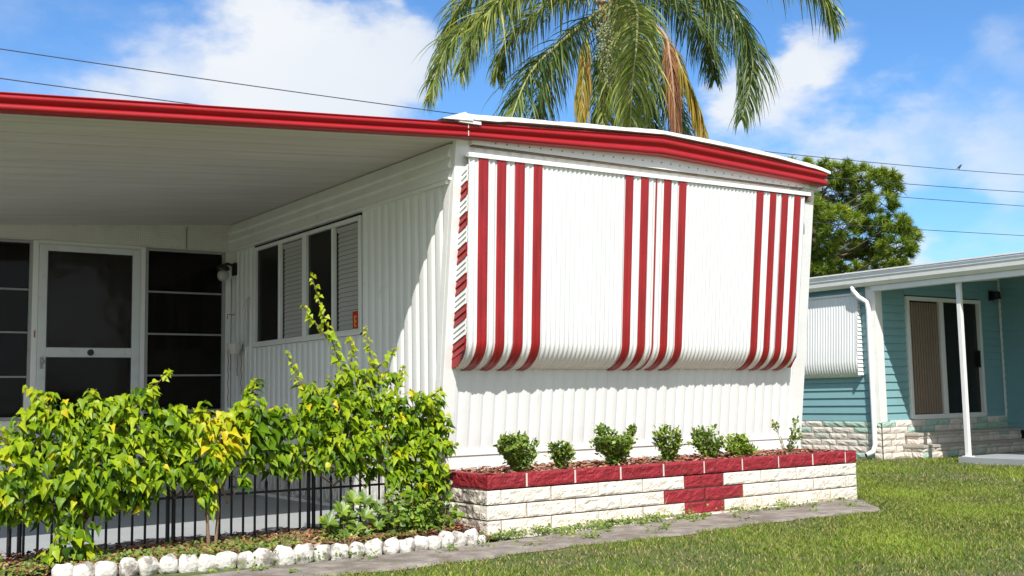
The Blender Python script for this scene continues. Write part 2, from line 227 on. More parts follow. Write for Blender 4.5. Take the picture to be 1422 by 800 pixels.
def mat(name, base, rough=0.6, var=None, vscale=6, bump=0, bscale=60, spec=0.5, dirt=None, dscale=3, dlo=.52, dhi=.75, trans=0, metal=0, tint=None, stretch=None, coat=0, dz=None):
    """procedural material: base colour, large-scale variation, dirt patches, bump, optional per-vertex tint ramp"""
    m = bpy.data.materials.new(name); m.use_nodes = True
    nt = m.node_tree; N = nt.nodes; L = nt.links; p = N['Principled BSDF']
    p.inputs['Roughness'].default_value = rough; p.inputs['Specular IOR Level'].default_value = spec; p.inputs['Metallic'].default_value = metal
    if coat: p.inputs['Coat Weight'].default_value = coat; p.inputs['Coat Roughness'].default_value = .15
    tc = N.new('ShaderNodeTexCoord'); geo = N.new('ShaderNodeNewGeometry')
    vec = geo.outputs['Position']
    if stretch:
        mp = N.new('ShaderNodeMapping'); mp.inputs['Scale'].default_value = stretch; L.new(vec, mp.inputs['Vector']); vec2 = mp.outputs[0]
    else: vec2 = vec
    cur = None
    rgb = N.new('ShaderNodeRGB'); rgb.outputs[0].default_value = (*base, 1); cur = rgb.outputs[0]
    if tint:
        at = N.new('ShaderNodeAttribute'); at.attribute_name = 'tint'
        cr = N.new('ShaderNodeValToRGB'); els = cr.color_ramp.elements
        while len(els) < len(tint): els.new(.5)
        for e, (pos, c) in zip(els, tint): e.position = pos; e.color = (*c, 1)
        L.new(at.outputs['Fac'], cr.inputs[0]); cur = cr.outputs[0]
    if var:
        nz = N.new('ShaderNodeTexNoise'); nz.inputs['Scale'].default_value = vscale; nz.inputs['Detail'].default_value = 6
        L.new(vec2, nz.inputs['Vector'])
        mr = N.new('ShaderNodeMapRange'); mr.inputs['From Min'].default_value = .3; mr.inputs['From Max'].default_value = .7
        mr.inputs['To Min'].default_value = 1-var; mr.inputs['To Max'].default_value = 1+var
        L.new(nz.outputs['Fac'], mr.inputs['Value'])
        vm = N.new('ShaderNodeVectorMath'); vm.operation = 'SCALE'; L.new(cur, vm.inputs[0]); L.new(mr.outputs[0], vm.inputs['Scale']); cur = vm.outputs[0]
    if dirt:
        nz = N.new('ShaderNodeTexNoise'); nz.inputs['Scale'].default_value = dscale; nz.inputs['Detail'].default_value = 9; nz.inputs['Roughness'].default_value = .65
        L.new(vec2, nz.inputs['Vector'])
        mr = N.new('ShaderNodeMapRange'); mr.interpolation_type = 'SMOOTHSTEP'; mr.inputs['From Min'].default_value = dlo; mr.inputs['From Max'].default_value = dhi
        mr.inputs['To Max'].default_value = dirt[1]
        L.new(nz.outputs['Fac'], mr.inputs['Value'])
        fac = mr.outputs[0]
        if dz:   # splash dirt that fades with height: dz = (z_full, z_none, amount)
            sp = N.new('ShaderNodeSeparateXYZ'); L.new(vec, sp.inputs[0])
            m2 = N.new('ShaderNodeMapRange'); m2.inputs['From Min'].default_value = dz[1]; m2.inputs['From Max'].default_value = dz[0]; m2.inputs['To Max'].default_value = dz[2]
            L.new(sp.outputs[2], m2.inputs['Value'])
            n3 = N.new('ShaderNodeMath'); n3.operation = 'MULTIPLY'; L.new(m2.outputs[0], n3.inputs[0]); L.new(nz.outputs['Fac'], n3.inputs[1])
            n4 = N.new('ShaderNodeMath'); n4.operation = 'MAXIMUM'; L.new(n3.outputs[0], n4.inputs[0]); L.new(fac, n4.inputs[1]); fac = n4.outputs[0]
        mx = N.new('ShaderNodeMix'); mx.data_type = 'RGBA'; mx.inputs[7].default_value = (*dirt[0], 1)
        L.new(fac, mx.inputs[0]); L.new(cur, mx.inputs[6]); cur = mx.outputs[2]
    L.new(cur, p.inputs['Base Color'])
    if bump:
        nb = N.new('ShaderNodeTexNoise'); nb.inputs['Scale'].default_value = bscale; nb.inputs['Detail'].default_value = 5
        L.new(vec2, nb.inputs['Vector'])
        b = N.new('ShaderNodeBump'); b.inputs['Strength'].default_value = min(1, bump); b.inputs['Distance'].default_value = .01
        L.new(nb.outputs['Fac'], b.inputs['Height']); L.new(b.outputs[0], p.inputs['Normal'])
    if trans:
        t = N.new('ShaderNodeBsdfTranslucent'); L.new(cur, t.inputs['Color'])
        ms = N.new('ShaderNodeMixShader'); ms.inputs[0].default_value = trans
        L.new(p.outputs[0], ms.inputs[1]); L.new(t.outputs[0], ms.inputs[2]); L.new(ms.outputs[0], N['Material Output'].inputs['Surface'])
    return m

def glass(name, tintc=(.02, .02, .022), alpha=.25, rough=.04):
    m = bpy.data.materials.new(name); m.use_nodes = True
    nt = m.node_tree; N = nt.nodes; L = nt.links; p = N['Principled BSDF']
    p.inputs['Base Color'].default_value = (*tintc, 1); p.inputs['Roughness'].default_value = rough; p.inputs['IOR'].default_value = 1.5
    nz = N.new('ShaderNodeTexNoise'); nz.inputs['Scale'].default_value = 2.2; geo = N.new('ShaderNodeNewGeometry'); L.new(geo.outputs['Position'], nz.inputs['Vector'])
    b = N.new('ShaderNodeBump'); b.inputs['Strength'].default_value = .25; b.inputs['Distance'].default_value = .02; L.new(nz.outputs['Fac'], b.inputs['Height']); L.new(b.outputs[0], p.inputs['Normal'])
    t = N.new('ShaderNodeBsdfTransparent'); ms = N.new('ShaderNodeMixShader'); ms.inputs[0].default_value = alpha
    L.new(t.outputs[0], ms.inputs[1]); L.new(p.outputs[0], ms.inputs[2]); L.new(ms.outputs[0], N['Material Output'].inputs['Surface'])
    return m

Mt = {}
Mt['white'] = mat('white_aluminium_paint', (.80, .80, .77), .42, var=.03, vscale=2, dirt=((.42, .38, .30), .35), dscale=2.5, dlo=.58, dhi=.8, bump=.12, bscale=25, stretch=(1, 1, .35))
Mt['white_low'] = mat('white_siding_with_splash_dirt', (.80, .80, .77), .42, var=.03, vscale=2, dirt=((.40, .34, .26), .35), dscale=3.5, dlo=.58, dhi=.8, bump=.12, bscale=25, dz=(.4, .75, .45))
Mt['awnwhite'] = mat('white_enamel_awning', (.80, .80, .78), .38, var=.04, vscale=2, dirt=((.45, .40, .32), .35), dscale=5, dlo=.56, dhi=.85, bump=.1, bscale=20, stretch=(3, 1, .3))
Mt['trim'] = mat('white_trim_paint', (.80, .79, .76), .45, var=.04, vscale=5, dirt=((.35, .30, .24), .5), dscale=6, dlo=.62, dhi=.8, bump=.15, bscale=30)
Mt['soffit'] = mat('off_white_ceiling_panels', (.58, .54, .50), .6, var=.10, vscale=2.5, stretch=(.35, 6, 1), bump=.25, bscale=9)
Mt['red'] = mat('red_enamel', (.31, .012, .014), .40, var=.22, vscale=5, stretch=(3, 1, .6), dirt=((.25, .05, .05), .3), dscale=9, dlo=.55, dhi=.8, bump=.08, bscale=30)
Mt['redrail'] = mat('red_fascia_enamel', (.36, .008, .012), .40, var=.07, vscale=3, dirt=((.30, .03, .04), .4), dscale=5, dlo=.5, dhi=.8, bump=.1, bscale=14, stretch=(1, 4, 4))
Mt['brickred'] = mat('red_painted_block', (.26, .012, .020), .62, var=.22, vscale=9, bump=.7, bscale=70, dirt=((.5, .35, .32), .30), dscale=14, dlo=.62, dhi=.8)
Mt['brickwhite'] = mat('white_painted_block', (.76, .70, .60), .8, var=.07, vscale=6, bump=.9, bscale=55, dirt=((.48, .36, .22), .5), dscale=5, dlo=.56, dhi=.78, dz=(0, .14, .5))
Mt['brickstain'] = mat('white_block_with_mildew', (.72, .66, .55), .85, var=.08, vscale=6, bump=.9, bscale=55, dirt=((.13, .10, .08), .85), dscale=10, dlo=.43, dhi=.6)
Mt['mortar'] = mat('stained_mortar', (.20, .14, .10), .9, var=.2, vscale=12, bump=.5)
Mt['footing'] = mat('rough_white_footing', (.62, .56, .47), .9, var=.15, vscale=10, bump=1, bscale=40, dirt=((.30, .22, .14), .7), dscale=7, dlo=.45, dhi=.7)
Mt['concrete'] = mat('weathered_concrete', (.25, .215, .18), .9, var=.35, vscale=9, bump=1, bscale=60, dirt=((.15, .115, .085), .85), dscale=4.2, dlo=.45, dhi=.66)
Mt['slab'] = mat('painted_grey_slab', (.33, .345, .35), .6, var=.08, vscale=1.2, bump=.3, bscale=40, dirt=((.30, .30, .29), .5), dscale=1.6, dlo=.48, dhi=.75)
Mt['soil'] = mat('bark_mulch_soil', (.10, .045, .025), .95, var=.4, vscale=25, bump=1, bscale=50)
Mt['chip'] = mat('mulch_chips', (.2, .08, .04), .85, tint=[(0, (.06, .025, .015)), (.5, (.28, .09, .045)), (.85, (.40, .17, .09)), (1, (.45, .33, .2))])
Mt['stone'] = mat('white_painted_edging', (.66, .63, .57), .85, var=.15, vscale=20, bump=1, bscale=45, dirt=((.14, .11, .08), .8), dscale=13, dlo=.47, dhi=.64)
Mt['iron'] = mat('black_iron', (.012, .012, .013), .4, bump=.3, bscale=90)
Mt['dark'] = mat('dark_interior', (.012, .010, .009), .9)
Mt['alum'] = mat('dull_aluminium', (.34, .34, .33), .45, var=.06, vscale=8, metal=0, dirt=((.2, .18, .15), .4), dscale=10)
Mt['blind'] = mat('window_blind_slats', (.78, .77, .72), .6)
Mt['dblind'] = mat('brown_vertical_blind', (.52, .38, .28), .75, var=.08, vscale=8)
Mt['glass'] = glass('window_glass', (.01, .01, .012), .13, .03)
Mt['screen'] = glass('insect_screen_over_glass', (.03, .028, .026), .55, .25)
Mt['globe'] = mat('frosted_glass_globe', (.42, .40, .35), .2)
Mt['teal'] = mat('teal_vinyl_siding', (.21, .39, .415), .5, var=.04, vscale=2, bump=.1, bscale=60, dirt=((.2, .3, .3), .3), dscale=3)
Mt['pinkstone'] = mat('pale_split_stone', (.60, .52, .45), .85, bump=.9, bscale=40, var=.1, vscale=5, tint=[(0, (.74, .68, .60)), (.55, (.70, .61, .54)), (.72, (.62, .53, .46)), (.8, (.42, .54, .46)), (1, (.38, .52, .44))], dirt=((.35, .28, .22), .4), dscale=6)
Mt['sticker'] = mat('red_sticker', (.55, .02, .015), .4)
Mt['stickery'] = mat('yellow_print', (.75, .5, .03), .4)
Mt['black'] = mat('black_paint', (.01, .01, .01), .35)
Mt['cord'] = mat('old_white_plastic', (.6, .58, .52), .5)
Mt['rust'] = mat('rusty_chain', (.20, .12, .08), .8)
Mt['roof'] = mat('white_roof_coating', (.78, .78, .75), .6, var=.05, vscale=3, bump=.5, bscale=12, dirt=((.25, .24, .22), .5), dscale=7, dlo=.6, dhi=.8)
# ------------------------------------------------------------------ shared dimensions
XL, XR = 4.56, 8.80                       # side walls of the red and white home
def yw(z): return 7.52-0.123*(z-0.5)      # canted end wall: leans out towards the top
def zc(x): return 2.775+0.074*(x-1.25)    # carport ceiling, falls away from the home
def lerp(x, tab):
    for (a, b), (c, d) in zip(tab, tab[1:]):
        if x <= c: return b+(d-b)*(x-a)/(c-a)
    return tab[-1][1]

SL = [(1.0, 6.78), (1.77, 6.68), (2.19, 6.61), (2.70, 6.50), (3.55, 6.39), (4.12, 6.44), (4.6, 6.48)]    # front line of the edging stones
# ------------------------------------------------------------------ ground
def ground():
    m = mat('lawn_soil', (.09, .12, .025), .95, var=.35, vscale=14, bump=1, bscale=120, dirt=((.16, .13, .06), .8), dscale=2.0, dlo=.45, dhi=.62)
    g = MB(); g.add([(-600, -600, 0), (900, -600, 0), (900, 900, 0), (-600, 900, 0)], [(0, 1, 2, 3)])
    tag(g.build('lawn', m), kind='structure')
    # carport slab
    g = MB(); g.box(-.2, 4.62, 7.72, 16, -.1, .03)
    tag(g.build('carport_floor', Mt['slab'], bevel=.006), kind='structure')
    # thin weathered concrete strip in front of the planter
    fr = []; bk = []
    xs = np.linspace(1.2, 8.35, 90)
    for i, x in enumerate(xs):
        yf = 5.86+.02*(x-4)+.035*math.sin(x*3.1)+.02*math.sin(x*11)+random.uniform(-.012, .012)
        yb = min(6.60, max(6.3, 6.32+(x-4.3)*.12))
        if x > 7.9: yf += (x-7.9)*1.0; 
        fr.append((x, yf)); bk.append((x, yb if x < 8.3 else yf+.25))
    g = MB(); g.grid([[(x, y, .004) for x, y in fr], [(x, y+.012, .022) for x, y in fr], [(x, y, .026) for x, y in bk], [(x, y+.02, .0) for x, y in bk]])
    tag(g.build('concrete_path', Mt['concrete']), kind='structure')
    # mulch bed between edging stones and fence
    g = MB(); rows = []
    for j in range(9):
        y = 6.40+j*(7.74-6.40)/8
        rows.append([(x, (lerp(x, SL)+.04)*(1-j/8)+7.74*j/8, .012+(.045*math.sin(math.pi*j/8))+.012*math.sin(x*9+j)+.01*math.sin(x*23+j*3)) for x in np.linspace(.6, 4.47, 60)])
    g.grid(rows); tag(g.build('mulch_bed', Mt['soil'], smooth=True), kind='structure')
    # the road kerb side of the yard and the neighbour's patio
    g = MB(); g.box(13.74, 17.03, 3, 8.98, -.05, .085); tag(g.build('patio', Mt['slab'], bevel=.006), kind='structure')
ground()

def pnoise(x, y):
    return (np.sin(x*1.7+1.3*np.sin(y*1.1))+np.sin(y*2.3+1.7*np.sin(x*.9+2))+np.sin(x*4.1-y*3.3)*.6+np.sin(x*7.7+y*6.1+3)*.4)/3.0
def blocked(x, y):
    b = (y > 5.88+.02*(x-4)+.05*np.sin(x*3.1)+.04*np.sin(x*11)+.05*np.sin(x*5.3+1)+rng.uniform(-.06, .04, x.shape)) & (x < 8.0) & (x > 0) & (y < 20)
    b |= (x > 7.9) & (x < 8.66) & (y > 6.02+(x-7.9)*.85) & (y < 20)
    b |= (x > 0) & (x < 8.9) & (y > 7)
    b |= (x > 13.70) & (x < 22) & (y > 3) & (y < 9.0)
    b |= (x > 13.78) & (x < 22) & (y > 9.83)
    return b
def grass():
    regs = [(1.5, 9, 3.4, 7.1, 6200, .8), (7.0, 11, 4.0, 9.0, 4600, .85), (8.6, 15, 7.0, 12.0, 1700, 1.1), (8.8, 16, 12, 20, 120, 1.8), (-5, 14, -2, 3.5, 90, 1.4), (10.5, 16, 2.5, 7.2, 700, 1.3)]
    Vs = []; Fs = []; T = []; o = 0
    for x0, x1, y0, y1, dens, s in regs:
        n = int((x1-x0)*(y1-y0)*dens)
        x = rng.uniform(x0, x1, n); y = rng.uniform(y0, y1, n)
        pn = pnoise(x*1.3, y*1.3)
        keep = (~blocked(x, y)) & (rng.rand(n) < .72+.5*pn)
        x = x[keep]; y = y[keep]; pn = pn[keep]; n = len(x)
        h = (rng.uniform(.014, .040, n)*(1+.4*pn))*s**.6; w = rng.uniform(.0016, .0034, n)*s*1.25
        a = rng.uniform(0, 2*np.pi, n); lean = rng.uniform(.1, 1.5, n); b = rng.uniform(0, 2*np.pi, n)
        dx, dy = np.cos(a)*w, np.sin(a)*w; lx, ly = np.cos(b)*lean*h, np.sin(b)*lean*h
        z = np.zeros(n)
        v = np.stack([np.stack([x-dx, y-dy, z], 1), np.stack([x+dx, y+dy, z], 1), np.stack([x+dx*.8+lx*.4, y+dy*.8+ly*.4, h*.6], 1),
                      np.stack([x-dx*.8+lx*.4, y-dy*.8+ly*.4, h*.6], 1), np.stack([x+lx, y+ly, h*.95], 1)], 1)
        idx = np.arange(n)[:, None]*5+o
        f = np.concatenate([idx+np.array([0, 1, 2]), idx+np.array([0, 2, 3]), idx+np.array([3, 2, 4])], 0)
        t = np.clip(.42+.36*pn+rng.normal(0, .2, n), 0, 1); t = np.where(rng.rand(n) < .14-.16*pn, rng.uniform(.88, 1, n), np.minimum(t, .84))
        Vs.append(v.reshape(-1, 3)); Fs.append(f); T.append(np.repeat(t, 5)); o += n*5
    m = mat('grass_blades', (.1, .2, .03), .55, trans=.25, tint=[(0, (.05, .10, .012)), (.45, (.16, .225, .026)), (.84, (.33, .41, .055)), (.9, (.42, .33, .12)), (1, (.52, .42, .2))], spec=.3)
    tag(raw('grass', np.concatenate(Vs), np.concatenate(Fs), np.concatenate(T), m), kind='stuff')
grass()

def chips(name, fn, n, parent=None, s=1.0):
    b = MB()
    for _ in range(n):
        x, y, z = fn()
        L = random.uniform(.012, .038)*s; W = random.uniform(.004, .010)*s
        a = random.uniform(0, 6.28); t = random.uniform(-.4, .4)
        ux, uy, uz = math.cos(a)*L, math.sin(a)*L, t*L; wx, wy = -math.sin(a)*W, math.cos(a)*W; r = random.uniform(-.5, .5)*W
        b.add([(x-ux-wx, y-uy-wy, z-uz-r), (x+ux-wx, y+uy-wy, z+uz-r), (x+ux+wx, y+uy+wy, z+uz+r), (x-ux+wx, y-uy+wy, z-uz+r)], [(0, 1, 2, 3)], random.random())
    return b.build(name, Mt['chip'], parent)
tag(chips('mulch_chips', lambda: (lambda x, y, z: (x, max(y, lerp(x, [(1.0, 6.78), (1.77, 6.68), (2.19, 6.61), (2.70, 6.50), (3.55, 6.39), (4.12, 6.44), (4.6, 6.48)])+.12), z))(random.uniform(.8, 4.45), random.uniform(6.75, 7.74), random.uniform(.05, .08)), 4600), kind='stuff')

# ------------------------------------------------------------------ corrugated sheet
def rib(u, pitch, depth):
    """rounded ribs with narrow grooves between"""
    t = (u/pitch) % 1.0
    e = min(t, 1-t)          # flat-topped rib, narrow valley, small centre bead
    a = min(1, max(0, (e-.05)/.13)); a = a*a*(3-2*a)
    return depth*a+.18*depth*math.exp(-((t-.5)/.06)**2)
def ribs_u(a, b, pitch, k=8):
    n = max(2, int(round((b-a)/pitch*k))); return [a+(b-a)*i/n for i in range(n+1)]

# ------------------------------------------------------------------ the red and white mobile home
home = thing('mobile_home', (6.68, 12, 0), 'white corrugated mobile home with red roof edge and red striped awning', 'mobile home')
def home_shell():
    P = .128; D = .019
    # end wall
    g = MB(); us = ribs_u(XL+.11, XR-.16, .118, 10)
    g.grid([[(u, yw(z)-rib(u, .118, .012), z) for u in us] for z in (.585, 1.2, 2.0, 3.04)])
    g.build('end_wall', Mt['white_low'], home, smooth=True)
    # side wall facing the carport: below, right of and left of the windows
    def side(y0, y1, z0, z1, g, canted=False):
        ys = ribs_u(y0, y1, P, 8); r0 = []; r1 = []
        for y in ys:
            zb = z0
            if canted: zb = max(z0, .5+(7.50-y)/.123)
            r0.append((XL+.016-rib(y, P, D), y, min(zb, z1-.001))); r1.append((XL+.016-rib(y, P, D), y, z1))
        g.grid([r0, r1])
    g = MB(); side(7.24, 8.78, .58, 2.72, g, True); side(8.78, 11.29, .58, 1.585, g); side(11.29, 12.02, .58, 2.72, g); side(12.02, 18.9, .58, 2.72, g)
    g.build('side_wall', Mt['white_low'], home, smooth=True)
    # far side wall and back wall
    g = MB(); g.grid([[(XR-.016+rib(y, P, D), y, z) for y in ribs_u(7.5, 18.9, P, 6)] for z in (.1, 2.98)]); g.grid([[(u, 18.9, z) for u in (XL, XR)] for z in (.1, 3.0)])
    g.build('back_wall', Mt['white'], home)
    # dark core so nothing shows through
    g = MB(); g.hexa([(XL+.09, 7.66, .1), (XR-.09, 7.66, .1), (XR-.09, 18.8, .1), (XL+.09, 18.8, .1)], [(XL+.09, 7.36, 2.95), (XR-.09, 7.36, 2.95), (XR-.09, 18.8, 2.95), (XL+.09, 18.8, 2.95)])
    g.build('inner_core', Mt['dark'], home)
    # skirt board under the end wall with a small ledge
    g = MB(); g.box(XL+.03, XR-.04, 7.485, 7.56, .05, .545); g.box(XL+.03, XR-.04, 7.476, 7.57, .545, .583)
    g.build('skirt_board', Mt['trim'], home, bevel=.005)
    # corner trims, folded round the corner and leaning with the wall
    for xa, xb, s in ((XL-.006, XL+.115, 1), (XR-.17, XR+.006, 1)):
        g = MB(); t = .022
        g.hexa([(xa, yw(.4)-t, .4), (xb, yw(.4)-t, .4), (xb, yw(.4)+.03, .4), (xa, yw(.4)+.03, .4)], [(xa, yw(3.04)-t, 3.04), (xb, yw(3.04)-t, 3.04), (xb, yw(3.04)+.03, 3.04), (xa, yw(3.04)+.03, 3.04)])
        x2 = xa if xa < 5 else xb-.02
        g.hexa([(x2, yw(.4)+.03, .4), (x2+.02, yw(.4)+.03, .4), (x2+.02, yw(.4)+.1, .4), (x2, yw(.4)+.1, .4)], [(x2, yw(3.0)+.03, 3.0), (x2+.02, yw(3.0)+.03, 3.0), (x2+.02, yw(3.0)+.1, 3.0), (x2, yw(3.0)+.1, 3.0)])
        g.build('corner_trim', Mt['trim'], home, bevel=.004)
    # lapped boards under the carport ceiling along the side wall
    g = MB()
    for i, (a, b) in enumerate(((2.715, 2.815), (2.812, 2.90), (2.897, 3.01))):
        g.prism_y([(XL+.02, a), (XL-.016, a), (XL-.034, a+.012), (XL-.030, a+.03), (XL-.004, b-.006), (XL-.004, b), (XL+.02, b)], 7.27+.001*i, 18.8)
    g.box(XL-.036, XL+.02, 7.3, 11.98, 2.69, 2.718)
    g.build('wall_boards', Mt['trim'], home)
    # gable panel under the fascia with its row of screws
    top = [(XL, 3.03), (6.66, 3.17), (XR, 3.08)]
    g = MB(); g.prism_y([(XL+.12, 2.995), (XR-.12, 3.02), (XR-.12, 3.1), (6.66, 3.22), (XL+.12, 3.08)], 7.145, 7.2)
    gp = g.build('gable_panel', Mt['white'], home)
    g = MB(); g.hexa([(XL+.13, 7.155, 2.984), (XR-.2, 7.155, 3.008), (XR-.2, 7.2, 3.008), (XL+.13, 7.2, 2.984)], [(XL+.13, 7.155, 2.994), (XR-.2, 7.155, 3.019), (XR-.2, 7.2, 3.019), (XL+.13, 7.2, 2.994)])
    g.build('gap_line', mat('dark_brown_gap_line', (.16, .12, .09), .9, var=.4, vscale=9), gp)  # dark brown strip drawn for the gap line under the gable panel
    for i in range(34):
        x = 4.9+i*.112; g = MB(); g.lathe([(.006, 0), (.006, -.004), (.003, -.006)], x, 7.145, 6, axis='y', cz=3.015+.05*(1-abs(x-6.66)/2.2)); g.build('screw', Mt['rust'], gp)
    pass
    # roof: shallow bow with a rolled white edge
    tab = [(4.36, 3.125), (4.53, 3.205), (4.95, 3.228), (5.56, 3.268), (6.66, 3.335), (7.43, 3.315), (8.1, 3.285), (8.74, 3.235), (8.93, 3.20)]
    xs = np.linspace(4.53, 8.9, 40)
    g = MB(); poly = [(x, lerp(x, tab)-.006) for x in xs]+[(8.9, 3.02), (4.53, 3.02)]
    g.prism_y(poly, 7.17, 18.95); rf = g.build('roof', Mt['roof'], home)
    g = MB()
    for seg in range(len(xs)-1):
        a, b = xs[seg], xs[seg+1]; za, zb = lerp(a, tab), lerp(b, tab)
        wa = .004*math.sin(a*9)+.003*math.sin(a*31); wb = .004*math.sin(b*9)+.003*math.sin(b*31)
        ha, hb = [.045 if x < 4.9 else .034 for x in (a, b)]
        g.hexa([(a, 7.055+wa, za-ha), (b, 7.055+wb, zb-hb), (b, 7.19, zb-hb), (a, 7.19, za-ha)], [(a, 7.06+wa, za+wa), (b, 7.06+wb, zb+wb), (b, 7.19, zb+.008), (a, 7.19, za+.008)])
    g.build('roof_edge', Mt['roof'], rf)
    g = MB(); g.add([(4.34, 7.04, 3.135), (4.62, 7.035, 3.15), (4.56, 7.05, 3.215), (4.34, 7.5, 3.14), (4.62, 7.5, 3.20), (4.56, 7.5, 3.225)], [(0, 1, 2), (3, 5, 4), (0, 2, 5, 3), (1, 4, 5, 2), (0, 3, 4, 1)])
    g.box(4.50, 4.70, 7.045, 7.12, 3.128, 3.152); g.build('corner_flashing', Mt['roof'], rf)
    # red double-rounded fascia over carport and end wall
    bot = [(.3, 2.705), (4.56, 3.02), (6.66, 3.115), (8.86, 3.05)]; hh = [(.3, .12), (4.56, .12), (6.66, .175), (8.86, .16)]
    prof = [(.10, .02), (.075, 0), (.02, 0), (.006, .06), (0, .16), (.002, .26), (.012, .36), (.034, .42), (.036, .47), (.016, .53), (.004, .62), (.0, .72), (.006, .80), (.026, .87), (.030, .90), (.016, .93), (.016, .985), (.03, 1.0), (.10, 1.0)]
    xsf = [.3, 1.5, 3, 4.56, 5.2, 5.9, 6.45, 6.66, 6.9, 7.6, 8.3, 8.86]
    g = MB(); rows = [[(x, 7.06+py, lerp(x, bot)+pz*lerp(x, hh)) for x in xsf] for py, pz in prof]
    g.grid(rows)
    for x in (xsf[0], xsf[-1]):
        g.add([(x, 7.06+py, lerp(x, bot)+pz*lerp(x, hh)) for py, pz in prof], [tuple(range(len(prof)))])
    fa = g.build('fascia', Mt['redrail'], home, smooth=True)
    g = MB()
    for x in (4.585, ): 
        g.box(x, x+.004, 7.054, 7.06, lerp(x, bot)+.01, lerp(x, bot)+.05); g.box(x, x+.004, 7.054, 7.06, lerp(x, bot)+.07, lerp(x, bot)+.1)
    g.build('caulk', Mt['trim'], fa)
    # carport roof
    g = MB(); g.prism_y([(.3, zc(.3)), (XL+.01, zc(XL)+.0), (XL+.01, zc(XL)+.09), (.3, zc(.3)+.09)], 7.15, 16)
    y = 7.34
    while y < 12.0:
        g.prism_y([(.4, zc(.4)-.002), (XL-.03, zc(XL-.03)-.002), (XL-.03, zc(XL-.03)+.003), (.4, zc(.4)+.003)], y, y+.012); y += .305
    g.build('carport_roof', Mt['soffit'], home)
    g = MB()
    for y in (7.3, 11.7): g.box(.42, .50, y-.04, y+.04, .03, zc(.45)+.005)
    g.box(.40, .52, 7.15, 16, zc(.3)-.10, zc(.4)+.002)
    g.build('carport_post', Mt['trim'], home)
home_shell()

